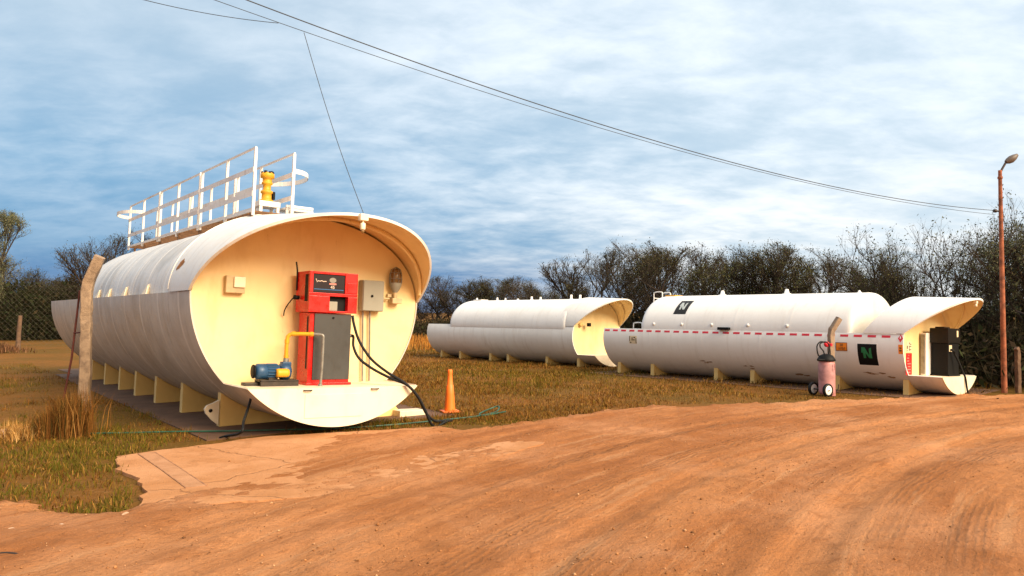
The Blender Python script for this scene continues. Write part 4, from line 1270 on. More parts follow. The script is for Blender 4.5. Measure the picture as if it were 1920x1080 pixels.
def bent_post(name, label, base, h0, bend, r0, r1, mat, cat='post'):
    """square cast post with a cranked top"""
    bx, by, bz = base
    mb = MB()
    pts = [Vector((bx, by, bz - .05)), Vector((bx, by, bz + h0 * .5)), Vector((bx, by, bz + h0))]
    top = Vector((bx, by, bz + h0)) + Vector(bend)
    ring = []
    rd = random.Random(3)
    axx = Vector((.97, .25, 0)); ayy = Vector((-.25, .97, 0))
    seq = [(Vector((bx + rd.uniform(-.1, .1) * r0, by, bz - .05 + h0 * .98 * i / 15)), r0 * (1 - .08 * i / 15) * rd.uniform(.95, 1.04), 0) for i in range(16)]
    for f in (.12, .3, .5, .7, .92, 1.0):
        seq.append((Vector((bx, by, bz + h0)) + Vector(bend) * f, r0 + (r1 - r0) * f, 1))
    vs, fs = [], []
    for c0, rr_, tl in seq:
        up = Vector((0, 0, 1)) if not tl else Vector(bend).normalized()
        a_ = (axx - up * axx.dot(up)).normalized(); b_ = up.cross(a_)
        ch = .22
        for u, v in ((-1, -1 + ch), (-1 + ch, -1), (1 - ch, -1), (1, -1 + ch), (1, 1 - ch), (1 - ch, 1), (-1 + ch, 1), (-1, 1 - ch)):
            vs.append(c0 + a_ * (u * rr_ + rd.uniform(-.07, .07) * r0) + b_ * (v * rr_ + rd.uniform(-.07, .07) * r0))
    for i in range(len(seq) - 1):
        for k in range(8):
            fs.append((i * 8 + k, i * 8 + (k + 1) % 8, (i + 1) * 8 + (k + 1) % 8, (i + 1) * 8 + k))
    mb.add(vs, fs); mb.add(vs[-8:], [list(range(8))])
    return tag(mb.build(name, mat), label, cat)


bent_post('fence_post', 'tall pale concrete post with cranked top in front of the near tank', (-6.86, 12.4, 0), 2.02, (.22, -.03, .47), .084, .076, POSTC)
bent_post('fence_post', 'short grey cranked post right behind the wheeled extinguisher', (6.20, 14.98, 0), 1.22, (.17, 0, .26), .055, .05, concrete_mat('post_grey', (.30, .21, .14), (.2, .14, .095), 5, .5))
bent_post('fence_post', 'thin leaning wooden post right of the lamp post', (10.0, 15.25, 0), .85, (-.03, 0, .04), .045, .04, WOODC)
tag(MB().tube([(-7.35, 12.6, .0), (-7.14, 12.5, .85), (-6.98, 12.42, 1.95)], .017, 8).tube([(-7.1, 12.48, 1.26), (-6.95, 12.38, 1.27)], .012, 6).build('steel_rod', DARKRED), 'thin dark red steel rod leaning against the concrete post', 'rod')

lp_ = empty('lamp_post', 'tall rusty orange lamp post with an unlit lamp at the right edge', 'lamp post', (9.72, 15.24, 0))
MB().lathe([(.056, -.03), (.052, .3), (.047, 1.4), (.042, 2.8), (.038, 3.6), (.034, 4.40), (.034, 4.42), (0, 4.42)], 16).lathe([(.045, 4.25), (.047, 4.26), (.047, 4.29), (.036, 4.30)], 14).build('pole', LAMPRUST, lp_)
MB().tube(smooth_path([(0, 0, 4.36), (.05, .0, 4.46), (.135, -.01, 4.61)], 5), .022, 8).build('arm', simple('dark_lamp_arm', (0.06, 0.04, 0.035), .7), lp_)
hd = MB()
Rl = Matrix.Rotation(R(-32), 3, 'Y')
prof = [(-.02, .035, .03), (.03, .06, .05), (.10, .085, .06), (.17, .07, .05), (.25, .03, .025)]
vs, fs = [], []
for x, wy, hz in prof:
    for k in range(12):
        a_ = 2 * PI * k / 12
        vs.append(Vector((.13, -.01, 4.60)) + Rl @ Vector((x, wy * math.cos(a_), hz * math.sin(a_) * (1.5 if math.sin(a_) < 0 else 1))))
for i in range(4):
    for k in range(12): fs.append((i * 12 + k, i * 12 + (k + 1) % 12, (i + 1) * 12 + (k + 1) % 12, (i + 1) * 12 + k))
hd.add(vs, fs, True); hd.add(vs[:12][::-1], [list(range(12))]); hd.add(vs[-12:], [list(range(12))])
hd.build('lamp_head', simple('lamp_head_grey', (0.13, 0.10, 0.08), .55), lp_)
MB().tube([(0, 0, 3.60), (-.11, 0, 3.61)], .018, 8).lathe([(0, 0), (.035, 0), (.035, .05), (0, .05)], 10, 'x', (-.14, 0, 3.61)).tube([(-.06, 0, 3.49), (.05, 0, 3.49)], .014, 6).build('wire_bracket', DARKSTEEL, lp_)

# ---------------------------------------------------------------- overhead wires (each hangs in its own vertical plane)
ph = R(1.787)
FP = 1442.0


def in_plane(px, py, A, B):
    """where the sight line through a photo pixel meets the vertical plane over A-B"""
    u = (px - 960) / FP; w = -(py - 540) / FP
    d_ = Vector((u, math.cos(ph) - w * math.sin(ph), math.sin(ph) + w * math.cos(ph)))
    ab = Vector((B[0] - A[0], B[1] - A[1])); n_ = Vector((-ab.y, ab.x))
    k = (n_.x * A[0] + n_.y * A[1]) / (n_.x * d_.x + n_.y * d_.y)
    return Vector((0, 0, 1.6)) + d_ * k


LA = (9.57, 15.24)


def wire(pix, A, B, r_, name, label, ext=0.0, end=None, deg=3):
    P = [in_plane(x, y, A, B) for x, y in pix]
    if end is not None: P.append(Vector(end))
    o_ = Vector((A[0], A[1])); ab = (Vector((B[0], B[1])) - o_).normalized()
    s_ = np.array([(Vector((q.x, q.y)) - o_).dot(ab) for q in P]); z_ = np.array([q.z for q in P])
    co = np.polyfit(s_, z_, deg)
    ss = np.linspace(s_.min(), s_.max() + ext, 60)
    pts = [(o_.x + ab.x * q, o_.y + ab.y * q, float(np.polyval(co, q))) for q in ss]
    tag(MB().tube(pts, r_, 6).build(name, WIRE), label, 'wire')
    return pts


LB = (-5.0, 7.2)
wire([(470, 0), (600, 55), (750, 107), (960, 177), (1210, 260), (1460, 325), (1710, 378), (1862, 394)], LA, LB, .0062, 'overhead_wire', 'thick dark overhead wire running to the lamp post bracket', 1.0)
LA2 = (9.6, 15.24); LB2 = (-6.2, 8.2)
ptsB = wire([(412, 0), (500, 37), (570, 61), (750, 120), (960, 188), (1110, 235), (1210, 266), (1460, 329), (1710, 383), (1866, 402)], LA2, LB2, .0042, 'overhead_wire', 'thinner overhead wire just below the thick one, carrying a drop cable', 1.0)
jn = in_plane(570, 61, LA2, LB2)
lamp_top = T1.world(-(cp[1]) + .02, -.02, cp[2] - T1.zc + .03)
dz = [jn + (lamp_top - jn) * (i / 20) + Vector((0, 0, -.10 * math.sin(PI * i / 20))) for i in range(21)]
tag(MB().tube(dz, .0045, 6).build('drop_wire', WIRE), 'near vertical drop wire down to the canopy lamp of the near tank', 'wire')
jc = in_plane(522, 43, LA2, LB2)
wire([(522, 43), (450, 36), (375, 22), (270, 0)], (jc.x, jc.y), (jc.x - 3.5, jc.y - .8), .0042, 'overhead_wire', 'short branch wire leaving the upper left corner of the sky', .8, None, 2)

# green garden hose on the grass
gh = [(-5.49, 10.0, .03), (-5.0, 10.05, .03), (-4.4, 10.12, .035), (-3.7, 10.18, .035), (-3.1, 10.28, .035), (-2.4, 10.42, .03), (-1.7, 10.75, .03), (-1.2, 11.1, .03), (-.9, 11.3, .035), (-.55, 11.55, .04), (-.25, 12.0, .05), (-.22, 12.3, .1), (-.4, 12.2, .05), (-.5, 11.8, .04), (-.4, 11.6, .05), (-.1, 11.95, .06)]
tag(MB().tube(smooth_path(gh, 8), .011, 8).build('garden_hose', GREENHOSE), 'green garden hose lying across the grass under the near tank lip', 'hose')

# ---------------------------------------------------------------- stones and sticks by the road edge
def stone(seed, loc, size, label):
    rd = random.Random(seed)
    bm = bmesh.new()
    bmesh.ops.create_icosphere(bm, subdivisions=2, radius=1)
    for v in bm.verts:
        f = 1 + rd.uniform(-.16, .16)
        v.co = Vector((v.co.x * size[0] * f, v.co.y * size[1] * f, v.co.z * size[2] * f))
    me = bpy.data.meshes.new('stone'); bm.to_mesh(me); bm.free()
    me.materials.append(STONE)
    o = bpy.data.objects.new('stone', me); link(o)
    o.location = loc; o.rotation_euler = (0, 0, rd.uniform(0, 3))
    tag(o, label, 'stone')


stone(1, (-2.98, 5.98, .03), (.06, .045, .032), 'pale stone touching the corner of the concrete apron')
stone(2, (-3.28, 5.72, .025), (.10, .05, .025), 'long flat pale stone on the dirt below the grass corner')
stone(3, (-3.62, 5.62, .022), (.045, .04, .02), 'small round stone left of the long flat stone')
stone(4, (-3.33, 5.32, .022), (.055, .035, .018), 'low dusty stone below the long flat stone')
stone(5, (-6.35, 9.85, .04), (.35, .12, .09), 'grey rock at the left border by the dry grass clump')
tag(MB().tube(smooth_path([(-3.42, 4.98, .03), (-3.25, 5.0, .05), (-3.12, 4.99, .03)], 5), .010, 5).tube(smooth_path([(-3.35, 4.93, .02), (-3.22, 4.97, .035), (-3.15, 5.02, .03)], 4), .006, 5).build('stick', DARKSTEEL), 'dark stick lying on the dirt at the lower left border', 'stick')

# ---------------------------------------------------------------- grass
def blades(name, x, y, h, w_, cols, lean=.6, z=None, seed=1, zoff=0.0):
    r_ = np.random.default_rng(seed)
    n = len(x)
    a = r_.uniform(0, 2 * PI, n); la = r_.uniform(0, 2 * PI, n); ll = np.abs(r_.normal(0, lean, n)) * h
    base = np.stack([x, y, np.full(n, zoff) if z is None else z], -1)
    dx = np.stack([np.cos(a), np.sin(a), np.zeros(n)], -1) * (w_ / 2)[:, None]
    ln = np.stack([np.cos(la), np.sin(la), np.zeros(n)], -1)
    mid = base + ln * (ll * .35)[:, None] + np.array([0, 0, 1]) * (h * .6)[:, None]
    tip = base + ln * ll[:, None] + np.array([0, 0, 1]) * (h * np.where(lean > 0, 1 / np.sqrt(1 + (ll / h) ** 2), 1))[:, None]
    V = np.stack([base - dx, base + dx, mid + dx * .7, mid - dx * .7, tip], 1).reshape(-1, 3)
    k = np.arange(n)[:, None] * 5
    F = np.concatenate([k + np.array([[0, 1, 2]]), k + np.array([[0, 2, 3]]), k + np.array([[3, 2, 4]])], 1).reshape(-1, 3)
    tint = np.repeat(cols, 5, 0)
    return np_mesh(name, V, F, BLADE, tint=tint)


def palette(n, cols, wts, r_, jit=.25):
    i = r_.choice(len(cols), n, p=np.array(wts) / sum(wts))
    c_ = np.array(cols)[i] * (1 + r_.uniform(-jit, jit, (n, 1)))
    return np.clip(c_, 0, 1)


rg = np.random.default_rng(11)
GREENC = (.082, .073, .007); OLIVE = (.125, .074, .009); STRAW = (.28, .145, .034); BROWN = (.110, .047, .009); RUSTC = (.185, .072, .012)
# near left patch and verge
n = 130000
y = 5.6 + 18 * rg.uniform(0, 1, n) ** 1.7; x = rg.uniform(-1.0, .06, n) * np.maximum(y * .8, 6)
D_ = -sdf(x, y)
patch = fbm(x * 1.1, y * 1.1, 4, 31)
keep = (D_ + (fbm(x * 2.2, y * 2.2, 3, 77) - .5) * .9 + rg.exponential(.06, n) > .02) & (rg.uniform(0, 1, n) < np.clip((patch - .40) * 5, .05, 1))
u_ = np.array([-math.sin(.666), math.cos(.666)]); v_r = np.array([math.cos(.666), math.sin(.666)])
tt = (x + 2.777) * v_r[0] + (y - 10.809) * v_r[1]; ssq = (x + 2.777) * u_[0] + (y - 10.809) * u_[1]
on_slab = (tt > -1.5) & (tt < 2.1) & (ssq > -.25)
pad_in = (x > -4.4 + (8.4 - y) * .55) & (y < 9.75) & (x > -4.2)
keep &= ~on_slab & ~((x + rg.normal(0, .06, n) > -4.22 + np.clip(8.3 - y, 0, 3) * .55) & (y < 9.6 + (x + 3.6) * .35))
x, y = x[keep], y[keep]; n = len(x)
gr = np.clip((fbm(x * .8, y * .8, 3, 41) - .40) * 4 + np.where(y < 9.4, .55, 0.1), 0, 1)
cA = palette(n, [BROWN, RUSTC, STRAW, OLIVE], [5, 2, .8, 2], rg); cB = palette(n, [GREENC, OLIVE, STRAW], [5, 3, 1.0], rg)
cols = np.where((rg.uniform(0, 1, n) < gr)[:, None], cB, cA)
tuftn = np.clip((fbm(x * 5.0, y * 5.0, 2, 88) - .58) * 7, 0, 1)
o = blades('near_grass', x, y, rg.uniform(.015, .050, n) * (1 + .5 * gr + 1.6 * tuftn), rg.uniform(.005, .011, n), cols, .8, seed=2)
tag(o, kind='stuff')
# field between the tanks
n = 210000
yy = 10.2 + 27 * rg.uniform(0, 1, n) ** 1.5; xx = rg.uniform(-1, 1, n) * 0 + rg.uniform(-.22, .62, n) * yy
D_ = -sdf(xx, yy)
patch = fbm(xx * .7, yy * .7, 4, 51)
keep = (D_ + (fbm(xx * 1.6, yy * 1.6, 3, 78) - .5) * 1.1 > .1) & (rg.uniform(0, 1, n) < np.clip((patch - .30) * 3.5, .25, 1))
tt = (xx + 2.777) * v_r[0] + (yy - 10.809) * v_r[1]; ssq = (xx + 2.777) * u_[0] + (yy - 10.809) * u_[1]
keep &= ~((tt > -1.5) & (tt < 2.1) & (ssq > -.25))
x, y = xx[keep], yy[keep]; n = len(x)
gr = np.clip((fbm(x * .45, y * .45, 3, 61) - .46) * 5, 0, 1)
cA = palette(n, [BROWN, RUSTC, STRAW, OLIVE], [3, 3, 2.0, 3], rg); cB = palette(n, [GREENC, OLIVE, STRAW], [2, 5, 1.2], rg)
cols = np.where((rg.uniform(0, 1, n) < gr)[:, None], cB, cA)
tuftn = np.clip((fbm(x * 3.0, y * 3.0, 2, 89) - .58) * 7, 0, 1)
o = blades('field_grass', x, y, rg.uniform(.02, .06, n) * (.8 + 1.3 * tuftn) * (1 + (y > 16) * .4), rg.uniform(.006, .012, n) * np.clip(y / 14, 1, 2.2), cols, .9, seed=3)
tag(o, kind='stuff')
# tall dry grass further back, left and centre
n = 90000
yy = 21 + 45 * rg.uniform(0, 1, n) ** 1.3; xx = rg.uniform(-.72, .02, n) * yy
tt = (xx + 2.777) * v_r[0] + (yy - 10.809) * v_r[1]
m_ = fbm(xx * .18, yy * .18, 3, 91)
keep = ((tt < -2.6) & (yy > 23.5) | ((tt > 3.0) & (yy > 31.5))) & (rg.uniform(0, 1, n) < np.clip((m_ - .3) * 3, .1, 1))
x, y = xx[keep], yy[keep]; n = len(x)
cols = palette(n, [(.42, .17, .028), (.30, .11, .02), (.50, .25, .06), (.14, .06, .015)], [4, 3, 2, 1.2], rg)
o = blades('tall_dry_grass', x, y, rg.uniform(.18, .55, n), rg.uniform(.015, .035, n), cols, .35, seed=4)
tag(o, kind='stuff')
# straw clump at the foot of the concrete post
n = 4200
ang_ = rg.uniform(0, 2 * PI, n); rad_ = np.abs(rg.normal(0, .15, n))
x = -5.80 + rad_ * np.cos(ang_) * 1.25; y = 9.95 + rad_ * np.sin(ang_)
left = np.clip((-5.6 - x) / .35, 0, 1)
cols = palette(n, [(.22, .095, .02), (.13, .05, .010), (.32, .16, .045), (.06, .042, .009)], [3, 4, 1.0, 2.2], rg)
o = blades('grass_clump', x, y, np.clip(rg.normal(.50, .13, n), .1, .8) * (1 - .45 * left), rg.uniform(.005, .010, n), cols, .30, seed=5)
tag(o, 'bushy clump of tall straw coloured grass at the foot of the concrete post', 'grass clump')
n = 1300
ang_ = rg.uniform(0, 2 * PI, n); rad_ = np.abs(rg.normal(0, .13, n))
x = -6.25 + rad_ * np.cos(ang_) * 1.3; y = 9.75 + rad_ * np.sin(ang_)
cols = palette(n, [(.42, .22, .06), (.28, .13, .03), (.5, .3, .11)], [3, 2, 2], rg)
o = blades('grass_clump', x, y, np.clip(rg.normal(.16, .06, n), .05, .3), rg.uniform(.005, .010, n), cols, .8, seed=6)
tag(o, 'low pale flattened grass clump left of the taller straw clump', 'grass clump')

# ---------------------------------------------------------------- loose gravel and crumbs on the road
n = 15000
rg2 = np.random.default_rng(8)
yy = 3.3 + 9 * rg2.uniform(0, 1, n) ** 1.4; xx = rg2.uniform(-.72, .72, n) * yy
rq = np.hypot(xx - TC[0], yy - TC[1]); aq = np.arctan2(yy - TC[1], xx - TC[0]) * 17
keep = (sdf(xx, yy) > .05) & (rg2.uniform(0, 1, n) < np.clip((fbm(rq * 1.6, aq * .35, 4, 13) - .42) * 4, .03, 1))
xx, yy = xx[keep], yy[keep]; n = len(xx)
ix = np.clip(np.searchsorted(xs, xx), 1, nx - 1); iy = np.clip(np.searchsorted(ys, yy), 1, ny - 1)
zz = np.maximum(np.maximum(Z[iy, ix], Z[iy - 1, ix - 1]), np.where((xx > -4) & (xx < 0) & (yy > 6.5) & (yy < 9.7), .032, 0))
sz = np.clip(rg2.lognormal(-5.45, .5, n), .002, .016)
OCT = np.array([(1, 0, 0), (0, 1, 0), (-1, 0, 0), (0, -1, 0), (0, 0, .75), (0, 0, -.6)])
ang_ = rg2.uniform(0, 2 * PI, n); ca, sa = np.cos(ang_), np.sin(ang_)
V = OCT[None] * sz[:, None, None] * rg2.uniform(.6, 1.3, (n, 6, 1))
V = np.stack([V[..., 0] * ca[:, None] - V[..., 1] * sa[:, None], V[..., 0] * sa[:, None] + V[..., 1] * ca[:, None], V[..., 2]], -1)
V = V + np.stack([xx, yy, zz + sz * .15], -1)[:, None]
F = (np.arange(n)[:, None, None] * 6 + np.array([[0, 1, 4], [1, 2, 4], [2, 3, 4], [3, 0, 4], [1, 0, 5], [2, 1, 5], [3, 2, 5], [0, 3, 5]])[None]).reshape(-1, 3)
cols = palette(n, [(.34, .155, .06), (.24, .10, .035), (.44, .24, .12), (.15, .07, .03)], [4, 3, 2, 1], rg2, .3)
tag(np_mesh('gravel', V.reshape(-1, 3), F, BLADE, tint=np.repeat(cols, 6, 0)), kind='stuff')

# ---------------------------------------------------------------- trees
def tubes_np(segs, n=3):
    """segs: list of (p0, p1, r0, r1) -> verts, faces (n-sided)"""
    S = np.array([np.concatenate([a, b_]) for a, b_, _, _ in segs]); Rr = np.array([(c_, d_) for _, _, c_, d_ in segs])
    A, B = S[:, :3], S[:, 3:]
    d_ = B - A; L = np.linalg.norm(d_, axis=1, keepdims=True); d_ = d_ / np.maximum(L, 1e-6)
    ref = np.where(np.abs(d_[:, 2:3]) < .9, np.array([[0, 0, 1.]]), np.array([[1., 0, 0]]))
    u = np.cross(d_, ref); u /= np.linalg.norm(u, axis=1, keepdims=True); w = np.cross(d_, u)
    V = []
    for k in range(n):
        a_ = 2 * PI * k / n
        V.append(A + (u * math.cos(a_) + w * math.sin(a_)) * Rr[:, :1])
    for k in range(n):
        a_ = 2 * PI * k / n
        V.append(B + (u * math.cos(a_) + w * math.sin(a_)) * Rr[:, 1:])
    V = np.stack(V, 1).reshape(-1, 3)
    k0 = np.arange(len(segs))[:, None] * 2 * n
    F = np.concatenate([k0 + np.array([[k, (k + 1) % n, n + (k + 1) % n, n + k]]) for k in range(n)], 1).reshape(-1, 4)
    return V, F


def grow_tree(seed, H, spread, stems, dens=1.0, leaf=0.0, rx=0.80, leafcol=((.042, .046, .018), (.075, .062, .03), (.03, .032, .015))):
    rd = random.Random(seed)
    trunk, twigs, tips = [], [], []

    def branch(p, d_, L, r_, lev, maxlev):
        nseg = 4 if lev < 2 else 3 if lev < 3 else 2
        pts = [p]; ds = []
        jt = (.16, .15, .12, .10, .10)[lev]
        for i in range(nseg):
            d_ = (d_ + Vector((rd.gauss(0, jt), rd.gauss(0, jt), rd.gauss(.05 if lev else .02, jt * .8)))).normalized()
            q = pts[-1] + d_ * (L / nseg)
            e_ = (q.x / (H * rx)) ** 2 + (q.y / (H * rx)) ** 2 + ((q.z - .5 * H) / (.52 * H)) ** 2
            if lev and e_ > rd.uniform(.9, 1.25):
                if i == 0: q = pts[-1] + d_ * (L / nseg * .25)
                else: break
            if q.z < .1: q.z = .1
            pts.append(q); ds.append(d_)
        nseg = len(ds)
        for i in range(nseg):
            r0 = r_ * (1 - .6 * i / nseg); r1 = r_ * (1 - .6 * (i + 1) / nseg)
            (trunk if lev < 2 else twigs).append((np.array(pts[i]), np.array(pts[i + 1]), r0, r1))
        if lev >= maxlev:
            tips.append((pts[-1], ds[-1])); return
        nch = {0: 7, 1: 7, 2: 7, 3: 5}[lev]
        nch = max(2, int(round(nch * (dens if lev else 1) * rd.uniform(.75, 1.25))))
        for c_ in range(nch):
            f = rd.uniform(.3 if lev else .35, 1.0)
            i = min(nseg - 1, int(f * nseg)); ff = f * nseg - i
            q = pts[i].lerp(pts[i + 1], ff)
            az = rd.uniform(0, 2 * PI); out = Vector((math.cos(az), math.sin(az), rd.uniform(-.25, .6) if lev < 2 else rd.uniform(-.5, .9)))
            nd = (ds[i] * rd.uniform(.6, 1.0) + out.normalized() * rd.uniform(.5, .9))
            branch(q, nd.normalized(), L * rd.uniform(.42, .68), max(.0032, r_ * rd.uniform(.36, .55)), lev + 1, maxlev)
    for k in range(stems):
        az = 2 * PI * (k + rd.uniform(-.3, .3)) / stems
        d0 = Vector((math.cos(az) * spread, math.sin(az) * spread, rd.uniform(.7, 1.1))).normalized()
        branch(Vector((math.cos(az) * .08, math.sin(az) * .08, -.05)), d0, H * rd.uniform(.62, .85), H * rd.uniform(.016, .024), 0, 4)
    zs_ = np.percentile([q[1][2] for q in twigs], 97)
    kz = H / zs_
    for L_ in (trunk, twigs):
        for q in L_:
            q[0][2] *= kz; q[1][2] *= kz
    tips = [(Vector((a_.x, a_.y, a_.z * kz)), b_) for a_, b_ in tips]
    tv, tf = tubes_np(trunk, 6)
    cv, cf = tubes_np(twigs, 3)
    leaves = None
    if leaf > 0:
        r_ = np.random.default_rng(seed)
        tp = np.array([t_[0][:] for t_ in tips])
        k = int(len(tp) * leaf)
        idx = r_.integers(0, len(tp), k)
        c0 = tp[idx] + r_.normal(0, .07, (k, 3))
        a = r_.normal(0, 1, (k, 3)); a /= np.linalg.norm(a, axis=1, keepdims=True)
        b_ = np.cross(a, r_.normal(0, 1, (k, 3))); b_ /= np.linalg.norm(b_, axis=1, keepdims=True)
        sz = r_.uniform(.02, .05, (k, 1))
        V = np.stack([c0 - a * sz, c0 + b_ * sz * .4, c0 + a * sz, c0 - b_ * sz * .4], 1).reshape(-1, 3)
        F = np.arange(k)[:, None] * 4 + np.array([[0, 1, 2, 3]])
        leaves = (V, F, np.repeat(palette(k, list(leafcol), [1] * len(leafcol), r_, .35), 4, 0))
    return (tv, tf), (cv, cf), leaves


PROTO = {}


def make_proto(key, **kw):
    (tv, tf), (cv, cf), lv = grow_tree(**kw)
    tr = np_mesh('trunk', tv, tf, BARK, smooth=True)
    col = np.tile(np.array([[.046, .035, .026]]), (len(cv), 1)) * np.random.default_rng(1).uniform(.6, 1.5, (len(cv) // 6, 1)).repeat(6, 0)
    if lv is not None:
        lf = np.concatenate([lv[1], ]) + len(cv)
        cr = np_mesh('crown', np.concatenate([cv, lv[0]]), np.concatenate([cf, lf]), LEAF, tint=np.concatenate([col, lv[2]]))
    else:
        cr = np_mesh('crown', cv, cf, LEAF, tint=col)
    PROTO[key] = (tr.data, cr.data)
    bpy.data.objects.remove(tr); bpy.data.objects.remove(cr)


make_proto('bare_a', seed=21, H=4.2, spread=.75, stems=4, dens=1.0, leaf=.5)
make_proto('bare_b', seed=34, H=4.0, spread=.9, stems=5, dens=.95, leaf=1.2)
make_proto('olive', seed=55, H=4.0, spread=.95, stems=5, dens=1.0, leaf=1.6, leafcol=((.055, .060, .02), (.08, .073, .03), (.036, .042, .018)))
make_proto('open', seed=91, H=4.0, spread=1.0, stems=4, dens=.90, leaf=1.2, leafcol=((.055, .060, .02), (.08, .073, .03), (.036, .042, .018)))
make_proto('thin', seed=77, H=5.5, spread=.55, stems=3, dens=1.0, leaf=7.0, leafcol=((.10, .11, .055), (.15, .14, .08), (.07, .075, .04)))


def tree(key, x, y, s_, rz, label, group=None, sz=None, name='thorn_tree'):
    o = empty(name, label, 'tree', (x, y, 0), (0, 0, rz), group)
    o.scale = (s_ * .92, s_ * .92, (sz or s_) * .96)
    for nm, me in zip(('trunk', 'crown'), PROTO[key]):
        c_ = bpy.data.objects.new(nm, me); link(c_, o)
    return o


def at(px, Yd): return (px - 960) / FP * Yd


tree('bare_a', at(1130, 34), 34, 1.05, .3, 'bare grey crowned thorn tree rising behind the far tank canopy', sz=1.08)
tree('bare_b', at(1190, 32), 32, 1.0, 1.9, 'bare brown thorn tree behind the gap between the two far tanks', sz=1.06)
tree('bare_b', at(1300, 29), 29, 1.0, 4.0, 'rounded brown thorn tree above the rear half of the striped tank', sz=1.0)
tree('olive', at(1395, 27.5), 27.5, .95, 2.2, 'olive brown thorn tree above the middle of the striped tank', sz=.96)
tree('bare_b', at(1480, 26.5), 26.5, .92, .7, 'dense brown thorn tree above the front half of the striped tank', sz=.93)
tree('olive', at(1550, 25.5), 25.5, .72, 3.7, 'olive thorn tree behind the front end of the striped tank top', sz=.80)
tree('bare_a', at(1635, 25), 25, .55, 5.0, 'small bare thorn tree in the dip left of the spreading trees', sz=.55)
tree('open', at(1730, 21.5), 21.5, .93, .2, 'spreading green thorn tree above the striped tank canopy', sz=.95)
tree('open', at(1790, 20.5), 20.5, .85, 2.7, 'sprawling twiggy thorn tree just left of the lamp post', sz=.82)
tree('open', at(1885, 19), 19, .95, 1.2, 'tall thorn tree behind the lamp post', sz=1.02)
tree('thin', at(2010, 18.5), 18.5, .85, 2.9, 'leafy thorn tree cut by the right border', sz=.72)
tree('bare_a', at(1015, 44), 44, .95, 2.4, 'low bare tree left of the tall grey crowned tree', sz=.86)
tree('olive', at(960, 46), 46, 1.0, 4.4, 'low olive tree above the middle of the far tank', sz=.86)
tree('bare_b', at(905, 48), 48, 1.0, 1.4, 'low brown tree above the rear of the far tank', sz=.90)
tree('bare_a', at(848, 50), 50, .95, 3.3, 'low bare tree nearest the right side of the near tank canopy', sz=.92)
tree('bare_b', at(795, 50), 50, .9, .9, 'low brown tree half hidden behind the near tank canopy', sz=.8)
tree('thin', at(-35, 38), 38, .80, 2.3, 'tall leafy tree cut by the left border', sz=1.2)
tree('bare_a', at(215, 42), 42, 1.2, 1.1, 'bare grey tree showing above the near tank, left of its railing', sz=1.42)
tree('bare_b', at(120, 52), 52, 1.15, 2.0, 'low brown tree behind the fence, left of the concrete post', sz=.95)
tree('olive', at(30, 50), 50, 1.2, 5.2, 'low olive tree behind the fence at the left border', sz=1.1)
tree('bare_b', at(75, 47), 47, 1.1, 3.1, 'low rounded tree behind the wooden fence post', sz=.88)

# undergrowth: the dark mass under the trees (leafy scrub and dead twigs, nothing one could count)
def scrub(name, line, n, hmax, dep, seed, cols, size=(.05, .12)):
    r_ = np.random.default_rng(seed)
    P = np.array(line, float)
    L = np.concatenate([[0], np.cumsum(np.hypot(*np.diff(P[:, :2], axis=0).T))])
    s_ = r_.uniform(0, L[-1], n)
    cx_ = np.interp(s_, L, P[:, 0]); cy_ = np.interp(s_, L, P[:, 1]); hh_ = np.interp(s_, L, P[:, 2])
    lump = .35 + .75 * fbm(s_ * .55, np.zeros(n), 3, seed)
    off = r_.normal(0, dep, n)
    z = hh_ * lump * r_.beta(1.15, 1.7, n) * np.exp(-(off / dep / 2.6) ** 2)
    dirv = np.stack([np.interp(s_ + .5, L, P[:, 0]) - np.interp(s_ - .5, L, P[:, 0]), np.interp(s_ + .5, L, P[:, 1]) - np.interp(s_ - .5, L, P[:, 1])], -1)
    dirv /= np.maximum(np.linalg.norm(dirv, axis=1, keepdims=True), 1e-6)
    c0 = np.stack([cx_ - dirv[:, 1] * off, cy_ + dirv[:, 0] * off, np.maximum(z, .02)], -1)
    k = n
    a = r_.normal(0, 1, (k, 3)); a[:, 2] = np.abs(a[:, 2]) * 1.2; a /= np.linalg.norm(a, axis=1, keepdims=True)
    b_ = np.cross(a, r_.normal(0, 1, (k, 3))); b_ /= np.linalg.norm(b_, axis=1, keepdims=True)
    szs = r_.uniform(size[0], size[1], (k, 1)); tw = r_.uniform(0, 1, (k, 1)) < .4
    la = np.where(tw, szs * 4.5, szs); lb = np.where(tw, .008, szs * .45)
    V = np.stack([c0 - a * la, c0 + b_ * lb, c0 + a * la, c0 - b_ * lb], 1).reshape(-1, 3)
    V[:, 2] = np.maximum(V[:, 2], -.02)
    F = np.arange(k)[:, None] * 4 + np.array([[0, 1, 2, 3]])
    o = np_mesh(name, V, F, LEAF, tint=np.repeat(palette(k, cols, [3, 3, 2, 1], r_, .35), 4, 0))
    return tag(o, kind='stuff')


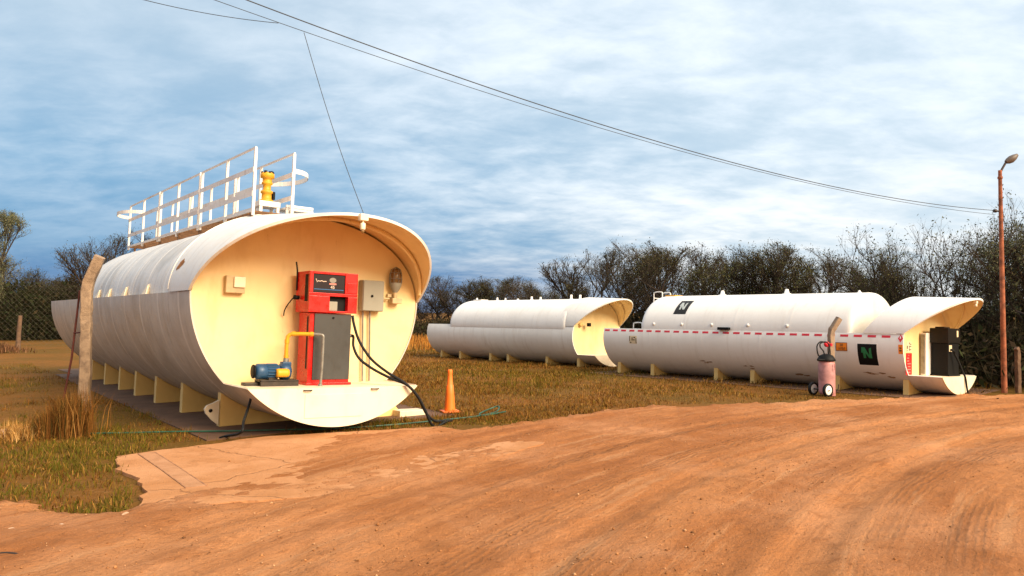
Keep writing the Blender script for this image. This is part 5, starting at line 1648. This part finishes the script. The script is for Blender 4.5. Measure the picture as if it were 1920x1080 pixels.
SC = [(.030, .022, .012), (.034, .030, .013), (.050, .034, .020), (.026, .032, .011)]
scrub('undergrowth', [(at(770, 47), 47, 2.0), (at(860, 46), 46, 2.6), (at(1000, 42), 42, 2.6), (at(1100, 34), 34, 2.7), (at(1250, 29.5), 29.5, 2.7), (at(1450, 26.5), 26.5, 2.6), (at(1650, 23.5), 23.5, 2.0), (at(1780, 20), 20, 2.3), (at(1860, 18), 18, 2.3), (at(1960, 17), 17, 2.4), (at(2150, 16), 16, 2.4)], 110000, 2.4, 1.1, 3, SC)
scrub('undergrowth', [(at(-260, 46), 46, 5.0), (at(0, 45), 45, 5.2), (at(150, 47), 47, 4.6), (at(330, 50), 50, 4.2)], 80000, 3, 1.4, 8, [(.020, .020, .008), (.026, .028, .010), (.036, .026, .012), (.018, .024, .008)], (.08, .18))

# ---------------------------------------------------------------- fence on the left
fe = empty('chain_link_fence', 'rusty chain link fence with wooden posts in front of the left trees', 'fence', (-20.7, 32.5, 0))
mb = MB()
p0, p1 = Vector((-34 + 20.7, 30.6 - 32.5, 0)), Vector((-14.5 + 20.7, 33.4 - 32.5, 0))
Lf = (p1 - p0).length; df = (p1 - p0).normalized()
stp, Hf = .22, 2.6
q = -Hf
while q < Lf:
    for sg in (1, -1):
        a0, a1 = (q, q + Hf) if sg > 0 else (q + Hf, q)
        pa = p0 + df * a0 + Vector((0, 0, .15)); pb = p0 + df * a1 + Vector((0, 0, .15 + Hf))
        mb.tube([pa, pb], .0024, 3, False)
    q += stp
mb.build('wire_mesh', FENCEWIRE, fe, fix=False)
for q, h_ in ((.0, 2.3), (4.4, 2.2), (8.8, 2.4), (13.3, 1.45), (17.5, 2.2)):
    c0 = p0 + df * q
    MB().tube([(c0.x, c0.y, -.05), (c0.x + .03, c0.y, h_ * .5), (c0.x + .08, c0.y, h_)], [.10, .09, .08], 8).build('post', WOODC, fe)

# grey path slabs behind on the left, brush heap
o = MB().prism([(-12.6, 21.4), (-9.9, 18.2), (-9.0, 18.5), (-9.6, 20.4), (-11.0, 22.6)], lambda a, b_, d_: (a, b_, d_), -.03, .012).build('path', SLABC)
structure(o)
n = 5000
r2 = np.random.default_rng(3)
ang_ = r2.uniform(0, 2 * PI, n); rad_ = np.abs(r2.normal(0, .55, n))
x = -19.4 + rad_ * np.cos(ang_) * 1.5 - 1.6; y = 30.0 + rad_ * np.sin(ang_)
zz = np.clip(.62 - rad_ * .45, 0, 1) * r2.uniform(0, 1, n)
cols = palette(n, [(.12, .055, .025), (.2, .1, .05), (.07, .035, .02)], [3, 2, 2], r2)
o = blades('brush_heap', x, y, r2.uniform(.1, .3, n), r2.uniform(.02, .04, n), cols, 1.0, z=zz, seed=9)
tag(o, 'brown heap of dead brush in the dry grass at the left border', 'brush heap')
